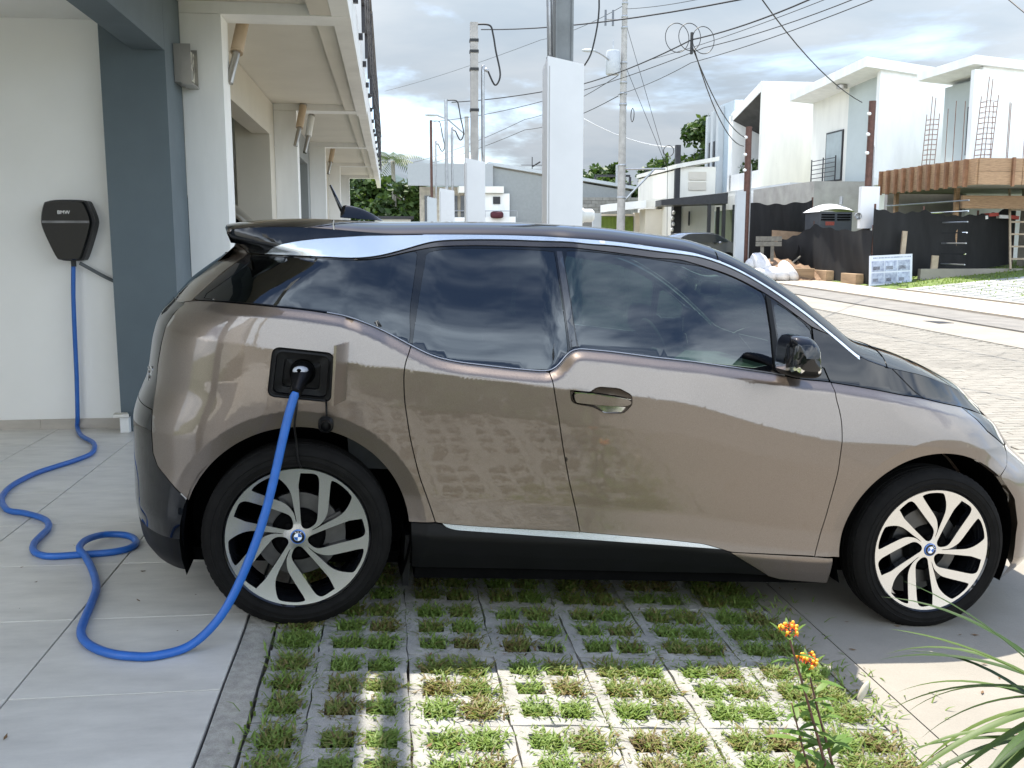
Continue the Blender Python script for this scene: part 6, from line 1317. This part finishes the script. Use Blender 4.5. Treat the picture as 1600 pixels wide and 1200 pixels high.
# ================================================================= PLANTS IN THE FOREGROUND
LEAF = bpy.data.materials.new('weed_leaf'); LEAF.use_nodes = True; grass_mat(LEAF, [(0, (.05, .10, .02)), (.5, (.10, .19, .035)), (1, (.18, .27, .06))], .35)
def leaf_strip(V, F, S, base, d, L_, wd_, sh, droop=.5, n=7, fold=.15, twist=0, prof=None):
    d = Vector(d).normalized(); up = Vector((0, 0, 1)); p = Vector(base); o = len(V); sd_ = d.cross(up); sd_ = sd_.normalized() if sd_.length > .05 else Vector((1, 0, 0))
    for i in range(n + 1):
        u = i / n; w_ = wd_ * (prof(u) if prof else math.sin(math.pi * min(1, u * .93 + .05)) ** .8); nn = sd_.cross(d).normalized()
        V += [p - sd_ * w_ + nn * w_ * fold, p.copy(), p + sd_ * w_ + nn * w_ * fold]; S += [sh, sh * .85, sh]
        p = p + d * (L_ / n); d = (d - Vector((0, 0, droop / n))).normalized()
        if twist: sd_ = (sd_ + nn * twist / n).normalized()
    for i in range(n):
        a = o + 3 * i; F += [(a, a + 1, a + 4, a + 3), (a + 1, a + 2, a + 5, a + 4)]
def mesh_attr(name, V, F, S, m, parent, smooth=True):
    me = bpy.data.meshes.new(name); me.from_pydata([tuple(v) for v in V], [], F); me.materials.append(m); me.attributes.new('shade', 'FLOAT', 'POINT').data.foreach_set('value', [min(1, max(0, x)) for x in S])
    if smooth: me.polygons.foreach_set('use_smooth', [True] * len(me.polygons))
    return link(name, me, parent)
STEM = mat('red_brown_stem', (.12, .05, .035), .6, var=.25, vs=30)
FLO = mat('orange_petal', (.85, .16, .012), .5, col2=(.75, .06, .01), vs=60); FLY = mat('yellow_petal', (.90, .45, .02), .5, var=.1)
mw = thing('milkweed', 'orange flowering milkweed stems growing at the corner of the turf paving', 'plant', 2.30, 1.20, g0(1.2) - .055)
r_ = random.Random(11)
stems = [([(0, 0, 0), (-.03, .05, .16), (-.075, .09, .34), (-.115, .13, .50)], True, .0055), ([(.02, .02, 0), (.0, .06, .14), (-.03, .10, .28), (-.05, .14, .40)], True, .005), ([(-.03, .04, 0), (-.075, .07, .16), (-.10, .12, .30)], False, .004)]
for (pts_, fl_, rad) in stems:
    ps = smooth_path(pts_, 7); n = len(ps); st_ = MB().tube(ps, [rad * (1 - .55 * i / n) for i in range(n)], 7).build('stem', STEM, mw, smooth=True)
    for i in range(3, n - 1):
        V, F, S = [], [], []; a = i * 2.4 + r_.uniform(-.3, .3); u = i / n; L_ = r_.uniform(.075, .13) * (1.15 - .5 * u); wd_ = L_ * r_.uniform(.10, .14)
        leaf_strip(V, F, S, ps[i], (math.cos(a), math.sin(a), r_.uniform(.15, .7)), L_, wd_, r_.uniform(.35, .95), r_.uniform(.4, 1.1)); mesh_attr('leaf', V, F, S, LEAF, st_)
    if fl_:
        top = ps[-1]; um = bpy.data.objects.new('flower_head', None); COL.objects.link(um); um.parent = mw; um.location = top
        for k in range(15):
            a = k * 2.4; e = r_.uniform(.2, 1.3); d = Vector((math.cos(a) * math.cos(e), math.sin(a) * math.cos(e), math.sin(e))); q = d * r_.uniform(.024, .036); b = MB(); b.tube([(0, 0, 0), q], .0009, 4, 2)
            for j in range(5): t_ = j * 1.257; ax = d.cross(Vector((.3, .5, .7))).normalized(); bx = d.cross(ax); w_ = (ax * math.cos(t_) + bx * math.sin(t_)); b.add([q, q + w_ * .006 + d * -.001 + ax * .003, q + w_ * .013 - d * .005, q + w_ * .006 - ax * .003], [(0, 1, 2, 3)], 0)
            b.ell(q + d * .002, (.005, .005, .005), 6, 4, 1); b.build('floret', [FLO, FLY, STEM], um)
        for k in range(5): V, F, S = [], [], []; a = k * 1.3; leaf_strip(V, F, S, top - Vector((0, 0, .02)), (math.cos(a), math.sin(a), 1.3), .07, .007, .7, .6); mesh_attr('leaf', V, F, S, LEAF, mw)
b = MB(); b.ell((.075, .10, .425), (.010, .010, .034), 10, 8); b.build('seed_pod', mat('pod_pale', (.52, .47, .38), .6, var=.2), mw, smooth=True, rot=(0, R(25), 0), loc=(-.12, .05, -.05))
# dracaena at the right edge
dc = thing('strappy_plant', 'long strappy green leaves arching in from the right edge of the picture', 'plant', 1.60, 1.36, g0(1.36))
MB().tube(smooth_path([(.0, 0, 0), (.02, .02, .3), (.0, .05, .60)], 4), .018, 10).build('stem', BARK, dc, smooth=True)
DL = bpy.data.materials.new('strap_leaf'); DL.use_nodes = True; grass_mat(DL, [(0, (.018, .042, .010)), (.6, (.045, .085, .018)), (1, (.14, .20, .05))], .25)
r_ = random.Random(5)
for k in range(32):
    a = R(r_.uniform(0, 360)) if k > 20 else R(r_.uniform(105, 220)); el = r_.uniform(-.25, .95); V, F, S = [], [], []
    leaf_strip(V, F, S, (.0, .05, .57 + r_.uniform(-.05, .06)), (math.cos(a) * math.cos(el), math.sin(a) * math.cos(el), math.sin(el)), r_.uniform(.32, .46), r_.uniform(.007, .0105), r_.uniform(.2, .9), r_.uniform(.5, 1.35), 12, .35, prof=lambda u: (.45 + .55 * min(1, u * 4)) * (1 - u ** 3.5))
    mesh_attr('leaf', V, F, S, DL, dc)
# low planting beside the viewer (seen in the car's reflections)
SHL = ['nearest the turf paving corner', 'at the left end of the planting', 'smallest, by the turf edge', 'largest, at the back of the planting', 'on the pavement side', 'farthest back on the left', 'smallest, beside the milkweed side']
for i, (e1, e2, s_) in enumerate(((.3, 1.0, .34), (-.5, .45, .30), (.75, .55, .22), (-1.2, 1.3, .42), (-.2, 1.75, .32), (-1.6, .2, .36), (.9, 1.4, .2))):
    t = thing('garden_shrub', 'low green shrub beside the viewer, ' + SHL[i], 'shrub', e1, e2, g0(e2) - .02, group='low shrubs beside the viewer')
    leaf_cloud('foliage', PLF, t, [(r_.uniform(-.1, .1), r_.uniform(-.1, .1), s_ * .55, s_, s_, s_ * .55) for _ in range(4)], 160, .09, 40 + i); MB().tube([(0, 0, -.03), (0, 0, s_ * .6)], .015, 6).build('stem', BARK, t)

# fallen leaves and crumbs on the paving
LITT = mat('dry_leaf', (.20, .11, .045), .8, col2=(.10, .06, .03), vs=40)
b = MB(); r_ = random.Random(77)
for k in range(170):
    e1, e2 = r_.uniform(1.9, 4.6), r_.uniform(-1.6, 2.6); z = g0(e2) + (.009 if e2 > -.45 else .006); a = r_.random() * 6.28; L_ = r_.uniform(.004, .020); w_ = L_ * r_.uniform(.25, .5); c, s_ = math.cos(a), math.sin(a)
    if e2 < -.5 and r_.random() < .75: continue
    P_l = lambda u, v, h: (e2 + u * c - v * s_, e1 + u * s_ + v * c, z + h)
    b.add([P_l(-L_, 0, .001), P_l(0, w_, .004 * r_.random()), P_l(L_, 0, .002 + .004 * r_.random()), P_l(0, -w_, .001)], [(0, 1, 2, 3)])
o = b.build('fallen_leaves', LITT, None, rot=(0, 0, YA)); o['kind'] = 'stuff'
